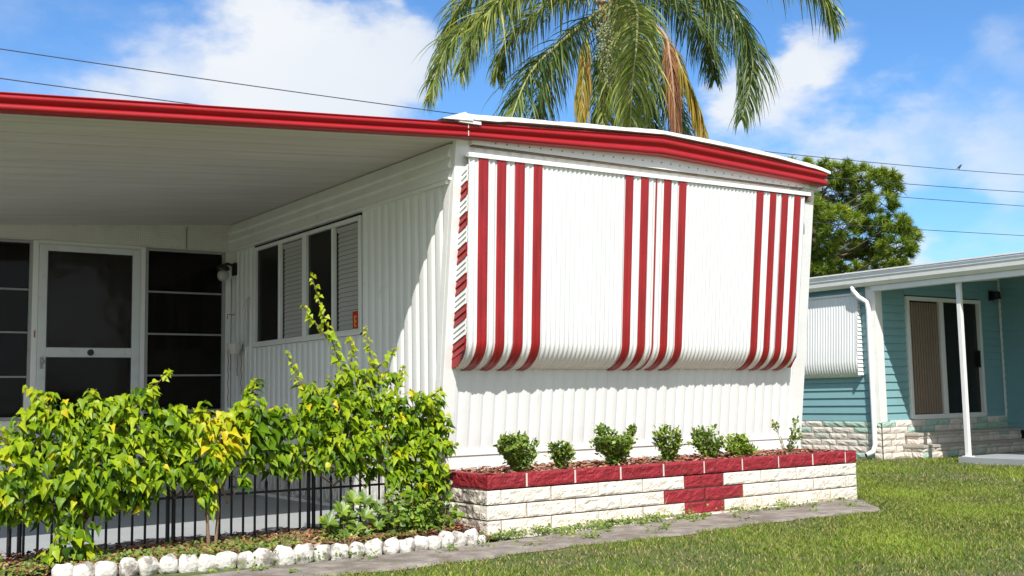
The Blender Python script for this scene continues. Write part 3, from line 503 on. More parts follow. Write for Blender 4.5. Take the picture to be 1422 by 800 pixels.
Mt['rivet'] = mat('faded_red_screws', (.55, .12, .12), .5)
def awning():
    d = .18; x0, x1 = 4.63, 8.50
    rail_ = [(4.58, 2.89), (8.55, 2.925)]
    def dep(x, z):
        k_ = (x-4.63)/3.87; dt = .09+.08*k_; db = .205-.035*k_; s_ = min(1, max(0, (2.9-z)/1.46)); return dt+(db-dt)*s_
    pts = []   # (z, distance in front of the wall)
    for z in (2.90, 2.4, 1.9, 1.62, 1.44): pts.append((z, d))
    for k in range(1, 11):
        a = k/10*math.pi*.56; pts.append((1.44-.205*math.sin(a), d-.205*(1-math.cos(a))*.95+0))
    pts = [(z, max(.0, q)) for z, q in pts]
    def nrm(i):
        a = pts[max(0, i-1)]; b = pts[min(len(pts)-1, i+1)]
        dz = b[0]-a[0]; dy = -(b[1]-a[1]); l = math.hypot(dz, dy) or 1
        return (-dy/l, -dz/l)     # (z, outward) normal
    def sheet(xa, xb, pitch, depth, lift, k, mtl, name, par, flat=False):
        us = ribs_u(xa, xb, pitch, k); g = MB(); rows = []
        for i, (z, q) in enumerate(pts):
            nz_, no = nrm(i); row = []
            for u in us:
                if flat:
                    t = (u-xa)/(xb-xa); f = lift+.002+.0055*abs(math.sin(math.pi*(2 if xb-xa > .05 else 1)*t))**.6
                else: f = lift+depth*(.5-.5*math.cos(2*math.pi*u/pitch))
                zz = min(z, rail_[0][1]+.009*(u-4.58)) if i == 0 else z
                k_ = (u-4.63)/3.87; dt = .09+.08*k_; db = .205-.035*k_; s_ = min(1, max(0, (2.9-zz)/1.46)); dd = dt+(db-dt)*s_
                row.append((u, yw(zz)-(q*dd/d+no*f), zz+nz_*f))
            rows.append(row)
        g.grid(rows)
        # thin return edges so the strip reads as sheet metal
        return g.build(name, mtl, par, smooth=True)
    aw = sheet(x0, x1, .0475, .010, 0, 8, Mt['awnwhite'], 'awning', home)
    aw['label'] = 'white fluted metal awning folded down over the end window with red stripes'
    R_ = [(4.72, 4.815), (4.895, 4.985), (5.07, 5.165), (5.25, 5.34), (6.22, 6.31), (6.395, 6.485), (6.562, 6.582), (6.66, 6.75), (6.84, 6.93), (7.825, 7.915), (8.0, 8.09), (8.165, 8.255), (8.335, 8.43)]
    for a, b in R_:
        st = sheet(a, b, .005, 0, .0095, 1, Mt['red'], 'stripe', aw, flat=True)
        # screws in the stripe are part of the same mesh surface: tiny heads
    g = MB()
    for a, b in R_:
        if b-a < .05: continue
        for z in (2.15, 1.62, 1.50):
            g = MB(); g.lathe([(.004, .0), (.004, -.003), (.002, -.005)], b-.02, yw(z)-dep(b, z)-.0125, 6, axis='y', cz=z); g.build('rivet', Mt['rivet'], aw)
    # head rail and hood
    g = MB()
    n = 2
    for (xa, za), (xb, zb) in (((4.625, 2.895), (8.56, 2.925)),):
        for (ya, yb, z0, z1, o_) in ((-.0, -.0, .0, .010, 0), (-.012, -.0, -.012, .024, 1)):
            ys = yw(2.9)
            fa_, fb_ = ys-dep(xa, 2.9)-.012, ys-dep(xb, 2.9)-.012; ba_, bb_ = (fa_+.012, fb_+.012) if o_ else (ys, ys)
            g.hexa([(xa, fa_+ya, za+z0), (xb, fb_+ya, zb+z0), (xb, bb_, zb+z0), (xa, ba_, za+z0)], [(xa, fa_+ya, za+z1), (xb, fb_+ya, zb+z1), (xb, bb_, zb+z1), (xa, ba_, za+z1)])
    g.build('awning_rail', Mt['alum'] if False else Mt['trim'], aw)
    g = MB(); g.box(8.53, 8.57, yw(2.9)-.19, yw(2.9)-.02, 2.86, 2.93); g.build('end_bracket', Mt['rust'], aw)
    # folded side louvres, red and white in turn
    for xs_ in (4.632, 8.497):
        z = 1.30; i = 0
        while z < 2.78:
            gr = MB(); gw = gr
            h = .118 if i % 2 == 0 else .130
            for tgt, zz0, hh_ in (((gr if i % 2 == 0 else gw), z, h),):
                nst = 2 if i % 2 == 0 else 3
                for k in range(nst):
                    a = zz0+hh_*k/nst; b = zz0+hh_*(k+1)/nst
                    s = -1 if xs_ < 6 else 1
                    rz = .055*dep(xs_, a)/.15
                    tgt.hexa([(xs_+s*.014, yw(a)-dep(xs_, a)+.004, a+rz), (xs_+s*.014, yw(a)-.004, a), (xs_, yw(a)-.004, a), (xs_, yw(a)-dep(xs_, a)+.004, a+rz)],
                             [(xs_+s*.002, yw(b)-dep(xs_, b)+.004, b+.004+rz), (xs_+s*.002, yw(b)-.004, b+.004), (xs_-s*.006, yw(b)-.004, b+.004), (xs_-s*.006, yw(b)-dep(xs_, b)+.004, b+.004+rz)])
            gr.build('side_louvre', Mt['red'] if i % 2 == 0 else Mt['awnwhite'], aw)
            z += h; i += 1
        gr = MB(); gr.hexa([(xs_-.01, yw(1.24)-.12, 1.245), (xs_-.01, yw(1.24)-.0, 1.245), (xs_, yw(1.24)-.0, 1.245), (xs_, yw(1.24)-.12, 1.265)], [(xs_-.01, yw(1.3)-d+.0, 1.355), (xs_-.01, yw(1.3), 1.30), (xs_, yw(1.3), 1.30), (xs_, yw(1.3)-d+.0, 1.355)])
        gr.build('side_louvre', Mt['red'], aw)
awning()

def side_windows():
    z0, z1 = 1.60, 2.66
    for a, b in ((8.79, 9.99), (9.99, 11.28)):
        g = MB(); t = .045; fx0, fx1 = XL-.022, XL+.03; mid = (a+b)/2-.02
        a_, b_ = a+.002, b-.002
        g.box(fx0, fx1, a_, a_+t, z0, z1); g.box(fx0, fx1, b_-t, b_, z0, z1); g.box(fx0+.001, fx1, a_+t, b_-t, z1-t*.8, z1); g.box(fx0+.001, fx1, a_+t, b_-t, z0, z0+t*.9)
        g.box(fx0+.004, fx1-.004, mid-.018, mid+.018, z0+t*.9, z1-t*.8)
        g.box(fx0-.016, fx0, a_, b_, z0-.015, z0+.012)
        f = g.build('window', Mt['trim'], home, bevel=.003)
        f['label'] = 'window with blinds in its near half'
        g = MB(); g.box(XL+.012, XL+.016, a_+t, mid-.018, z0+.03, z1-.03); g.build('pane', Mt['glass'], f)
        g = MB(); g.box(XL+.008, XL+.012, mid+.018, b_-t, z0+.03, z1-.03); g.build('pane', Mt['screen'], f)
        g = MB(); z = z0+.05
        while z < z1-.09:
            g.hexa([(XL+.03, a_+t+.01, z), (XL+.052, a_+t+.01, z+.006), (XL+.052, mid-.03, z+.006), (XL+.03, mid-.03, z)][::-1], [(XL+.040, a_+t+.01, z+.0425), (XL+.058, a_+t+.01, z+.0435), (XL+.058, mid-.03, z+.0435), (XL+.040, mid-.03, z+.0425)][::-1]); z += .0435
        g.box(XL+.026, XL+.06, a_+t, mid-.02, z1-.085, z1-.045)
        g.build('blind', Mt['blind'], f)
        if a < 9:
            g = MB(); g.box(XL-.012, XL+.0105, a_+t+.015, a_+t+.125, z0+.05, z0+.20); s = g.build('sticker', Mt['sticker'], f)
            g = MB(); X = XL-.0135
            for q in ((.03, .07, .145, .16), (.055, .07, .06, .145), (.03, .055, .10, .115), (.03, .055, .06, .072)): g.box(X, X+.001, a_+t+.02+q[0], a_+t+.02+q[1], z0+q[2], z0+q[3])
            g.build('print', Mt['stickery'], s)
side_windows()

def screen_room():
    Y = 12.02
    g = MB(); g.box(.2, XL+.0, Y, Y+.1, 2.70, zc(2.4)+.25)   # header band, perforated
    hd = g.build('header_panel', Mt['perf'], home)
    g = MB(); g.box(.2, 2.50, Y+.002, Y+.1, .03, .86); g.box(3.56, XL, Y+.002, Y+.1, .03, .86); g.box(4.50, XL+.02, Y-.01, Y+.1, .5, 2.70); g.box(2.47, 3.58, Y-.01, Y+.05, 2.665, 2.71)
    g.box(2.455, 2.51, Y-.022, Y+.1, .3, 2.70); g.box(3.545, 3.60, Y-.022, Y+.1, .3, 2.70); g.box(2.40, 2.455, Y-.02, Y+.1, .6, 1.16); 
    g.build('screen_room_wall', Mt['trim'], home, bevel=.004)
    # dim room behind
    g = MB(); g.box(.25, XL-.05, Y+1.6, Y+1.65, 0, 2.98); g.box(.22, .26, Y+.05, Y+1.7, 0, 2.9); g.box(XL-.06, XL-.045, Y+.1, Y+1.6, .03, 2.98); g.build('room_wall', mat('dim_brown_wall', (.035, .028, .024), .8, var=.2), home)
    def win(xa, xb, z0, z1, bars, lab):
        g = MB(); t = .035
        g.box(xa, xa+t, Y-.012, Y+.04, z0, z1); g.box(xb-t, xb, Y-.012, Y+.04, z0, z1); g.box(xa+t, xb-t, Y-.010, Y+.04, z0, z0+t); g.box(xa+t, xb-t, Y-.010, Y+.04, z1-.03, z1)
        f = g.build('screen_window', Mt['alum'], home, bevel=.003); f['label'] = lab
        for z in bars: g = MB(); g.box(xa+t, xb-t, Y-.006, Y+.02, z-.009, z+.009); g.box(xa+t, xb-t, Y-.014, Y-.004, z-.005, z+.003); g.build('window_bar', Mt['alum'], f)
        zs = [z0+t]+sorted(bars)+[z1-.03]
        for a, b in zip(zs, zs[1:]):
            g = MB(); tl = random.uniform(-.01, .01); g.hexa([(xa+t, Y+.018, a+.01), (xb-t, Y+.018+tl, a+.01), (xb-t, Y+.024+tl, a+.01), (xa+t, Y+.024, a+.01)], [(xa+t, Y+.018-tl, b-.01), (xb-t, Y+.018, b-.01), (xb-t, Y+.024, b-.01), (xa+t, Y+.024-tl, b-.01)])
            g.build('pane', Mt['rglass'], f)
    win(3.60, 4.50, .90, 2.70, (1.31, 1.76, 2.22), 'four-pane dark window at the corner of the screen room')
    win(1.40, 2.46, .86, 2.70, (1.30, 1.75, 2.19), 'four-pane dark window beside the screen door')
    win(.30, 1.38, .86, 2.70, (1.30, 1.75, 2.19), 'outermost dark window of the screen room')
    # screen door
    g = MB(); xa, xb = 2.512, 3.543; t = .085
    g.box(xa, xa+t, Y-.03, Y+.01, .62, 2.665); g.box(xb-t, xb, Y-.03, Y+.01, .62, 2.665); g.box(xa+t, xb-t, Y-.029, Y+.01, 2.60, 2.665); g.box(xa+t, xb-t, Y-.029, Y+.01, .62, .76); g.box(xa+t, xb-t, Y-.032, Y+.01, 1.50, 1.60)
    d = g.build('screen_door', Mt['alumw'], home, bevel=.004)
    g = MB(); g.box(xa+t, xb-t, Y-.016, Y-.012, 1.60, 2.60); g.build('pane', Mt['rglass2'], d)
    g = MB(); g.box(xa+t, xb-t, Y-.016, Y-.012, .76, 1.50); g.build('pane', Mt['rglass'], d)
    g = MB()
    for (u0, u1, v0, v1) in ((xa+t, xa+t+.012, .76, 2.6), (xb-t-.012, xb-t, .76, 2.6)): g.box(u0, u1, Y-.026, Y-.016, v0, v1)
    g.build('gasket', Mt['black'], d)
    g = MB(); g.lathe([(.012, 0), (.02, -.02), (.024, -.045), (.014, -.06)], xa+.045, Y-.03, 12, axis='y', cz=1.455); g.box(xa+.03, xa+.06, Y-.036, Y-.03, 1.38, 1.50); g.build('handle', Mt['alum'], d, smooth=False)
    g = MB(); g.lathe([(.034, 0), (.034, -.006), (.018, -.008), (.016, -.014), (.004, -.015)], (xa+xb)/2+.01, Y-.032, 20, axis='y', cz=1.55); g.build('lock', Mt['black'], d)
    g = MB(); g.box(2.478, 2.492, Y-.03, Y-.022, 1.70, 1.77); g.build('strike_plate', mat('old_brass', (.3, .12, .04), .5), d)
    # steps up to the door
    g = MB(); g.box(2.35, 3.7, 11.42, 12.0, .03, .22); g.box(2.35, 3.7, 11.70, 12.0, .22, .42); g.build('step', Mt['slab'], home, bevel=.01)
    # globe lamp by the corner of the room
    g = MB(); g.box(XL-.03, XL-.0, 11.80, 11.90, 2.42, 2.56); g.tube([(XL-.02, 11.85, 2.53), (XL-.10, 11.85, 2.55), (XL-.15, 11.85, 2.53)], .016, 8); g.lathe([(.02, .05), (.06, .03), (.075, .0), (.07, -.02)], XL-.15, 11.85, 16, cz=2.49)
    l = g.build('wall_lamp', Mt['black'], home)
    g = MB(); g.lathe([(.045, .0), (.060, -.03), (.065, -.06), (.056, -.09), (.034, -.115), (.005, -.122)], XL-.15, 11.85, 20, cz=2.47); g.build('lamp_globe', Mt['globe'], l, smooth=True)
    g = MB(); g.tube([(XL-.02, 11.93, 2.40), (XL-.022, 11.935, 1.6), (XL-.02, 11.93, .7)], .004, 5); g.tube([(4.05, Y-.012, 2.95), (4.05, Y-.012, 2.71)], .004, 5); g.build('cable', Mt['black'], home)
    # concrete screen blocks under the side wall
    g = MB(); g.box(XL+.075, XL+.09, 7.56, 12.0, .03, .50); g.box(XL+.0, XL+.09, 7.56, 12.0, .50, .585); g.box(XL+.0, XL+.09, 7.56, 12.0, .03, .06)
    p = .34; k = 0; y = 7.6
    while y < 11.95:
        g.box(XL+.01, XL+.09, y-.014, y+.014, .06, .50)
        for s in (1, -1):
            for c in (y+p*.27, y+p*.73):
                L_ = []; n = 8
                for i in range(n+1):
                    t = i/n; L_.append((c+s*p*.16*math.sin(math.pi*t), .075+.41*t))
                for (ya, za), (yb, zb) in zip(L_, L_[1:]):
                    g.hexa([(XL+.015, ya-.011, za), (XL+.085, ya-.011, za), (XL+.085, ya+.011, za), (XL+.015, ya+.011, za)], [(XL+.015, yb-.011, zb), (XL+.085, yb-.011, zb), (XL+.085, yb+.011, zb), (XL+.015, yb+.011, zb)])
        y += p
    sk = g.build('screen_block_skirting', Mt['footing2'], home); sk['label'] = 'white screen-block skirting cast with tall leaf shapes'
Mt['perf'] = mat('perforated_white_panel', (.70, .68, .62), .6, var=.05, dirt=((.4, .36, .3), .4), dscale=5)
def perf_nodes(m):
    nt = m.node_tree; N = nt.nodes; L = nt.links; p = N['Principled BSDF']
    geo = N.new('ShaderNodeNewGeometry'); mp = N.new('ShaderNodeMapping'); mp.inputs['Scale'].default_value = (45, 45, 45); L.new(geo.outputs['Position'], mp.inputs['Vector'])
    fr = N.new('ShaderNodeVectorMath'); fr.operation = 'FRACTION'; L.new(mp.outputs[0], fr.inputs[0])
    sp = N.new('ShaderNodeSeparateXYZ'); L.new(fr.outputs[0], sp.inputs[0]); cb = N.new('ShaderNodeCombineXYZ'); L.new(sp.outputs[0], cb.inputs[0]); L.new(sp.outputs[2], cb.inputs[1])
    ds = N.new('ShaderNodeVectorMath'); ds.operation = 'DISTANCE'; ds.inputs[1].default_value = (.5, .5, 0); L.new(cb.outputs[0], ds.inputs[0])
    mr = N.new('ShaderNodeMapRange'); mr.inputs['From Min'].default_value = .2; mr.inputs['From Max'].default_value = .32; mr.inputs['To Min'].default_value = .72; mr.inputs['To Max'].default_value = 1; L.new(ds.outputs['Value'], mr.inputs['Value'])
    src = p.inputs['Base Color'].links[0].from_socket
    vm = N.new('ShaderNodeVectorMath'); vm.operation = 'SCALE'; L.new(src, vm.inputs[0]); L.new(mr.outputs[0], vm.inputs['Scale']); L.new(vm.outputs[0], p.inputs['Base Color'])
perf_nodes(Mt['perf'])
Mt['alumw'] = mat('painted_door_frame', (.66, .67, .66), .4, var=.04, dirt=((.3, .27, .22), .4), dscale=8)
Mt['rglass'] = glass('dusty_window_glass', (.012, .009, .008), .6, .06)
Mt['rglass2'] = glass('plastic_covered_screen', (.03, .026, .023), .7, .12)
for n_ in Mt['rglass2'].node_tree.nodes:
    if n_.type == 'BUMP': n_.inputs['Strength'].default_value = .6; n_.inputs['Distance'].default_value = .03
Mt['footing2'] = mat('white_cast_concrete', (.62, .60, .56), .8, var=.08, bump=.6, bscale=50, dirt=((.3, .27, .22), .5), dscale=5)
screen_room()

# pot holder hanging on the side wall by the screen room
ph = thing('hanging_plant_holder', (XL, 11.6, 1.5), 'empty white scalloped pot holder with rusty chains hanging on the wall below the globe lamp', 'plant holder')
g = MB(); g.lathe([(.05, 0), (.075, .05), (.085, .11), (.08, .115), (.07, .06), (.045, .01)], XL-.10, 11.62, 14, cz=1.53); g.build('pot', Mt['cord'], ph)
g = MB()
for dx, dy, z0, z1 in ((-.17, .0, 1.6, .95), (-.04, -.05, 1.58, 1.1), (-.04, .07, 1.55, 1.3), (-.12, .06, 1.56, 1.36)):
    z = z0
    while z > z1:
        g.tube([(XL+dx, 11.62+dy, z), (XL+dx+.006*math.sin(z*40), 11.62+dy, z-.012), (XL+dx, 11.62+dy, z-.022)], .0055, 5); z -= .026
g.build('chain', Mt['rust'], ph)
g = MB(); g.tube([(XL-.02, 11.42, 2.14), (XL-.05, 11.42, 2.09), (XL-.06, 11.45, 1.95), (XL-.035, 11.44, 1.75), (XL-.03, 11.45, 1.60)], [.009, .013, .015, .013, .010], 7); g.build('strap', Mt['cord'], ph, smooth=True)
g = MB(); g.tube([(XL-.0, 11.86, 1.98), (XL-.09, 11.86, 1.98), (XL-.09, 11.86, 1.93)], .005, 5); g.build('hook', Mt['rust'], ph)

# ------------------------------------------------------------------ block planter
pl = thing('block_planter', (6.5, 6.9, 0), 'long low planter of white split-face blocks with a red cap row below the striped awning', 'planter')
def block(g, x0, x1, y0, z0, z1, axis='x', rough=.006, depth=.1, seed=0, sign=-1):
    """split-face block; visible face on the -y side (axis x) or -x / +x side (axis y)"""
    L = x1-x0; nu = max(4, int(L/.018)); nv = 7
    rows = []
    for j in range(nv+1):
        r = []
        for i in range(nu+1):
            u = x0+L*i/nu; v = z0+(z1-z0)*j/nv
            e = min(i, nu-i, 1.2)/1.2*min(j, nv-j, 1.0)
            d = rough*2.2*(mnoise.noise(Vector((u*16, v*22, seed)))+.6*mnoise.noise(Vector((u*45, v*55, seed+9))))
            d = d*min(1, e)+ (0.0 if e > 0 else .005)
            if axis == 'x': r.append((u, y0+d, v))
            else: r.append((y0+(-sign)*d, u, v))
        rows.append(r)
    g.grid(rows)
    bk = depth
    if axis == 'x':
        g.box(x0+.0005, x1-.0005, y0+.0085, y0+bk, z0+.0005, z1-.0005)
    else:
        a, b = sorted((y0-sign*.0085, y0-sign*bk)); g.box(a, b, x0+.0005, x1-.0005, z0+.0005, z1-.0005)
def planter():
    Y0 = 6.68; X0, X1 = 4.46, 8.60; Z = [(.030, .108), (.118, .205), (.215, .325), (.335, .45)]
    Z = [(.022, .118), (.127, .227), (.236, .336), (.345, .450)]
    j = .007; M = {0: [4.58+.455*k for k in range(0, 9)], 1: [4.81+.455*k for k in range(0, 9)]}
    w = MB(); r = MB(); st = MB(); cap = MB()
    for ci, (a, b) in enumerate(Z):
        js = [x for x in M[0 if ci in (0, 2) else 1] if X0+.05 < x < X1-.05]
        xs = [X0]+js+[X1]
        for k, (xa, xb) in enumerate(zip(xs, xs[1:])):
            ctr = (xa+xb)/2
            red = (ci in (0, 2) and abs(ctr-6.63) < .12) or (ci == 1 and (abs(ctr-6.40) < .12 or abs(ctr-6.855) < .12))
            tgt = cap if ci == 3 else (r if red else w)
            g_ = .004 if ci != 3 else .010
            block(tgt, xa+(g_ if k else 0), xb-(g_ if k < len(xs)-2 else 0), Y0-(.006 if ci == 3 else 0)+random.uniform(-.002, .002), a, b-.001, seed=random.random()*90, rough=.0045)
        # left end
        ys = [Y0+.011, 6.90, 7.13, 7.46] if ci % 2 else [Y0+.011, 7.03, 7.46]
        for k, (ya, yb) in enumerate(zip(ys, ys[1:])):
            block(cap if ci == 3 else st, ya+.004*(k > 0), yb-.004, X0-(.006 if ci == 3 else 0), a, b-.001, axis='y', seed=random.random()*90, rough=.005)
        ys = [Y0+.011, 7.03, 7.48]
        for k, (ya, yb) in enumerate(zip(ys, ys[1:])):
            block(cap if ci == 3 else w, ya, yb-.004, X1+(.006 if ci == 3 else 0), a, b-.001, axis='y', seed=random.random()*90, rough=.004, sign=1)
    w.build('white_blocks', Mt['brickwhite'], pl); st.build('end_blocks', Mt['brickstain'], pl)['label'] = 'mildewed white blocks on the shaded end'
    r.build('red_blocks', Mt['brickred'], pl)['label'] = 'four red blocks forming a cross'; cap.build('cap_blocks', Mt['brickred'], pl)
    g = MB(); g.box(X0+.012, X1-.012, Y0+.012, Y0+.095, .0, .335); g.box(X0+.012, X0+.09, Y0+.02, 7.45, .0, .335); g.box(X1-.09, X1-.012, Y0+.02, 7.45, .0, .335)
    g.build('mortar', Mt['mortar'], pl)
    g = MB(); g.box(X0+.012, X1-.012, Y0+.004, Y0+.09, .347, .444); g.box(X0+.0125, X0+.09, Y0+.1, 7.44, .336, .443); g.build('cap_mortar', mat('pale_pink_mortar', (.70, .56, .50), .9), pl)
    g = MB(); rows = []
    for jx in range(3):
        rows.append([(x, Y0+(-.13, -.11, .0)[jx]*min(1, max(.02, (8.35-x)/.8))+.012*math.sin(x*13)*(jx < 2)+random.uniform(-.006, .006)*(jx < 2), (.0, .030, .022)[jx]+random.uniform(0, .006)) for x in np.linspace(X0-.01, X1-.03, 120)])
    g.grid(rows); g.build('footing', Mt['footing'], pl)
    g = MB(); rows = []
    for jy in range(10):
        y = Y0+.09+jy*(7.49-Y0-.09)/9
        rows.append([(x, y, .415+.012*math.sin(x*8+jy)+.01*math.sin(x*21+jy*2)) for x in np.linspace(X0+.085, X1-.085, 80)])
    g.grid(rows); g.build('soil', Mt['soil'], pl, smooth=True)
    ch = chips('mulch', lambda: (random.uniform(X0+.09, X1-.09), random.uniform(Y0+.09, 7.47), random.uniform(.42, .455)), 4200, pl); ch['kind'] = 'stuff'
planter()

# ------------------------------------------------------------------ leaves
def frame(n, t):
    n = n/np.linalg.norm(n); t = t-n*np.dot(n, t); t = t/(np.linalg.norm(t)+1e-9); return n, t, np.cross(n, t)
HEART = np.array([[0, 0, 0], [-.36, -.06, .07], [-.50, .22, .10], [-.30, .58, .03], [0, 1.18, -.28], [.30, .58, .03], [.50, .22, .10], [.36, -.06, .07], [0, .30, -.01], [0, .70, -.08]])
HF = [(0, 8, 2, 1), (8, 9, 3, 2), (9, 4, 3, 3), (0, 7, 6, 8), (8, 6, 5, 9), (9, 5, 4, 4)]
HF = np.array([(0, 8, 1), (8, 2, 1), (8, 9, 2), (9, 3, 2), (9, 4, 3), (0, 7, 8), (7, 6, 8), (8, 6, 9), (6, 5, 9), (9, 5, 4)])
OVAL = np.array([[0, 0, 0], [-.20, .25, .05], [-.27, .52, .06], [-.17, .82, .03], [0, 1.0, -.06], [.17, .82, .03], [.27, .52, .06], [.20, .25, .05], [0, .40, 0], [0, .75, 0]])
class Leaves:
    def __init__(s): s.V = []; s.F = []; s.T = []; s.n = 0
    def add(s, p, n, t, L, shape, tint, W=1.0):
        n, t, b = frame(np.asarray(n, float), np.asarray(t, float))
        S = shape*L; V = p+S[:, :1]*b*W+S[:, 1:2]*t+S[:, 2:3]*n
        s.V.append(V); s.F.append(HF+s.n); s.n += len(shape); s.T += [tint]*len(shape)
    def build(s, name, m, parent): return raw(name, np.concatenate(s.V), np.concatenate(s.F), s.T, m, parent)

def rv(): 
    v = rng.normal(size=3); return v/np.linalg.norm(v)
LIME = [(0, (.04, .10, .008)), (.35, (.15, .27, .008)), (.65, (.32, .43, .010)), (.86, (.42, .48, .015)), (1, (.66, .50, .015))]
Mt['lime'] = mat('lime_green_leaves', (.2, .35, .03), .42, trans=.33, tint=LIME, spec=.25, var=.08, vscale=40)
Mt['glossy'] = mat('glossy_green_leaves', (.2, .35, .03), .42, trans=.15, tint=[(0, (.04, .09, .012)), (.5, (.11, .19, .02)), (1, (.28, .36, .04))], spec=.5)
Mt['stem'] = mat('brown_stems', (.22, .14, .08), .8, bump=.6, bscale=60, var=.2)
Mt['gstem'] = mat('green_brown_shoots', (.22, .20, .06), .7)

def bush(name, label, blobs, shoots, loc, stems, size=.062, dens=1.0, yel=None, big=None):
    t = thing(name, loc, label, 'shrub'); lv = Leaves()
    for (c, r) in blobs:
        c = np.array(c); n = int(1750*dens*r**1.5*(.075/size)**1.7)+8
        for _ in range(n):
            d = rv(); d[1] = d[1]*.9-.25
            rr = rng.uniform(.15, 1.15)**.6
            p = c+d*r*rr*np.array([1, 1.1, .95])
            if p[2] < .1 or (mnoise.noise(Vector(p*8.5)) < -.10 and rr > .45) : continue
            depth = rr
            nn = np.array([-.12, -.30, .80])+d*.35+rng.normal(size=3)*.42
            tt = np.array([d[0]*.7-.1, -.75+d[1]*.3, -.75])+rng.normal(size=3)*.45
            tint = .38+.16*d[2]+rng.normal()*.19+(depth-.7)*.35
            if yel is not None:
                q = np.linalg.norm(p[[0, 2]]-np.array(yel[0])); 
                if q < yel[1] and rng.rand() < .55: tint = rng.uniform(.85, 1.0)
            if rng.rand() < .018: tint = rng.uniform(.8, 1)
            L = size*rng.uniform(.5, 1.25)
            if big is not None and np.linalg.norm(p[[0, 2]]-np.array(big[0])) < big[1]: L *= 1.6; tint = rng.uniform(.0, .3)
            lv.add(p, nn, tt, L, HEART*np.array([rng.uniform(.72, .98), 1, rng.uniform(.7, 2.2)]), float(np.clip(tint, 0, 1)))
    g = MB()
    for s in shoots:
        P = [np.array(q) for q in s]
        g.tube([tuple(q) for q in P], [.007-.004*i/(len(P)-1) for i in range(len(P))], 6)
        tot = sum(np.linalg.norm(b-a) for a, b in zip(P, P[1:])); n = int(tot/.028); acc = 0
        for k in range(n):
            f = (k+.5)/n; seg = f*(len(P)-1); i = min(int(seg), len(P)-2); u = seg-i; p = P[i]*(1-u)+P[i+1]*u
            for q in range(2 if rng.rand() < .6 else 1):
                side = rng.uniform(0, 2*math.pi); d = np.array([math.cos(side), math.sin(side)*.7-.2, .05])
                L = size*(1.05-.55*f)*rng.uniform(.75, 1.2)
                st = p+d*L*.45+np.array([0, 0, .01])
                g.tube([tuple(p), tuple(st)], .0018, 4, cap=False)
                lv.add(st, np.array([-.2, -.6, .5])+rng.normal(size=3)*.35, d*.8+np.array([0, -.1, -.85]), L, HEART, float(np.clip(.52+.28*f+rng.normal()*.08, 0, .9)))
        for q in range(5): lv.add(P[-1], rv()+np.array([0, -.5, .3]), rv()+np.array([0, 0, .5]), size*.38, HEART, .8)
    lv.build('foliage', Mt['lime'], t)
    for s in stems:
        g.tube(s[0], s[1], 8)
    # inner branches joining the clumps
    base = np.array(stems[0][0][0])
    for (c, r) in blobs[::2]:
        c = np.array(c); md = (base+c)/2+np.array([0, .05, .08]); md[0] = base[0]*.35+c[0]*.65
        g.tube([tuple(np.array(stems[0][0][-1])), tuple(md), tuple(c)], [.011, .008, .004], 5, cap=False)
    g.build('stems', Mt['stem'], t)
    return t
def bushes():
    bush('leafy_shrub', 'lime green heart-leaved shrub sprawling over the left end of the black fence', BUSH_L, SHOOTS_L, (1.9, 7.2, 0), [([(1.80, 7.3, .02), (1.83, 7.3, .3), (1.95, 7.32, .55)], [.016, .013, .011]), ([(1.62, 7.22, .02), (1.68, 7.22, .4)], [.012, .009])])
    b = BUSH_M
    bush('leafy_shrub', 'shrub with a patch of yellow leaves and bare double stem before the middle fence', BUSH_M, SHOOTS_M, (2.6, 7.2, 0), [([(2.60, 7.2, .02), (2.585, 7.2, .25), (2.60, 7.22, .42), (2.66, 7.28, .62)], [.013, .011, .010, .009]), ([(2.64, 7.2, .02), (2.66, 7.2, .3), (2.64, 7.25, .6)], [.012, .010, .009])], yel=((2.68, .80), .17), big=((3.05, .80), .16))
    bush('leafy_shrub', 'tall lime green shrub with upright shoots against the corner of the striped home', BUSH_R, SHOOTS_R, (4.0, 7.15, 0), [([(4.07, 7.15, .03), (4.11, 7.18, .35), (4.05, 7.2, .6), (4.0, 7.2, .72)], [.02, .018, .016, .014]), ([(3.9, 7.2, .03), (3.92, 7.2, .5)], [.010, .008])], size=.056)
bushes()

def boxshrub(pos, w, h, label, dens=1.0, sparse=0, pale=0):
    t = thing('planter_shrub', pos, label, 'shrub', 'young shrubs in the block planter'); lv = Leaves(); g = MB()
    w *= 1.38; h *= 1.12
    base = np.array(pos); nb = int(11*dens)+4
    for k in range(nb):
        a = rng.uniform(0, 2*math.pi); e = rng.uniform(.25, 1.0)
        tip = base+np.array([math.cos(a)*w*.5*(1-e*.35)*rng.uniform(.6, 1.05), math.sin(a)*w*.42*rng.uniform(.5, 1), h*(.30+.68*e)*rng.uniform(.85, 1.02)])
        mid = base*.5+tip*.5+np.array([0, 0, h*.06])+rng.normal(size=3)*.01
        P = [base+rng.normal(size=3)*.008, mid, tip]
        g.tube([tuple(q) for q in P], [.0045, .003, .0015], 5, cap=False)
        def pt(f): return P[0]*(1-f)**2+2*P[1]*f*(1-f)+P[2]*f*f
        n = int(56*dens*(1-.2*sparse))
        for i in range(n):
            f = 1-(rng.rand()**(1.5 if not sparse else 3))*(.92 if not sparse else .8)
            p = pt(f)+rng.normal(size=3)*.017*(1 if not sparse else .9)
            d = rv(); d[2] = abs(d[2])*.9+.25
            lv.add(p, np.array([0, -.3, .6])+rng.normal(size=3)*.6, d+(tip-base)*1.0, rng.uniform(.026, .046), OVAL, float(np.clip(.46+.35*f*rng.rand()+pale+rng.normal()*.16, 0, 1)), W=1.15)
    lv.build('foliage', Mt['glossy'], t); g.build('stems', Mt['stem'], t)
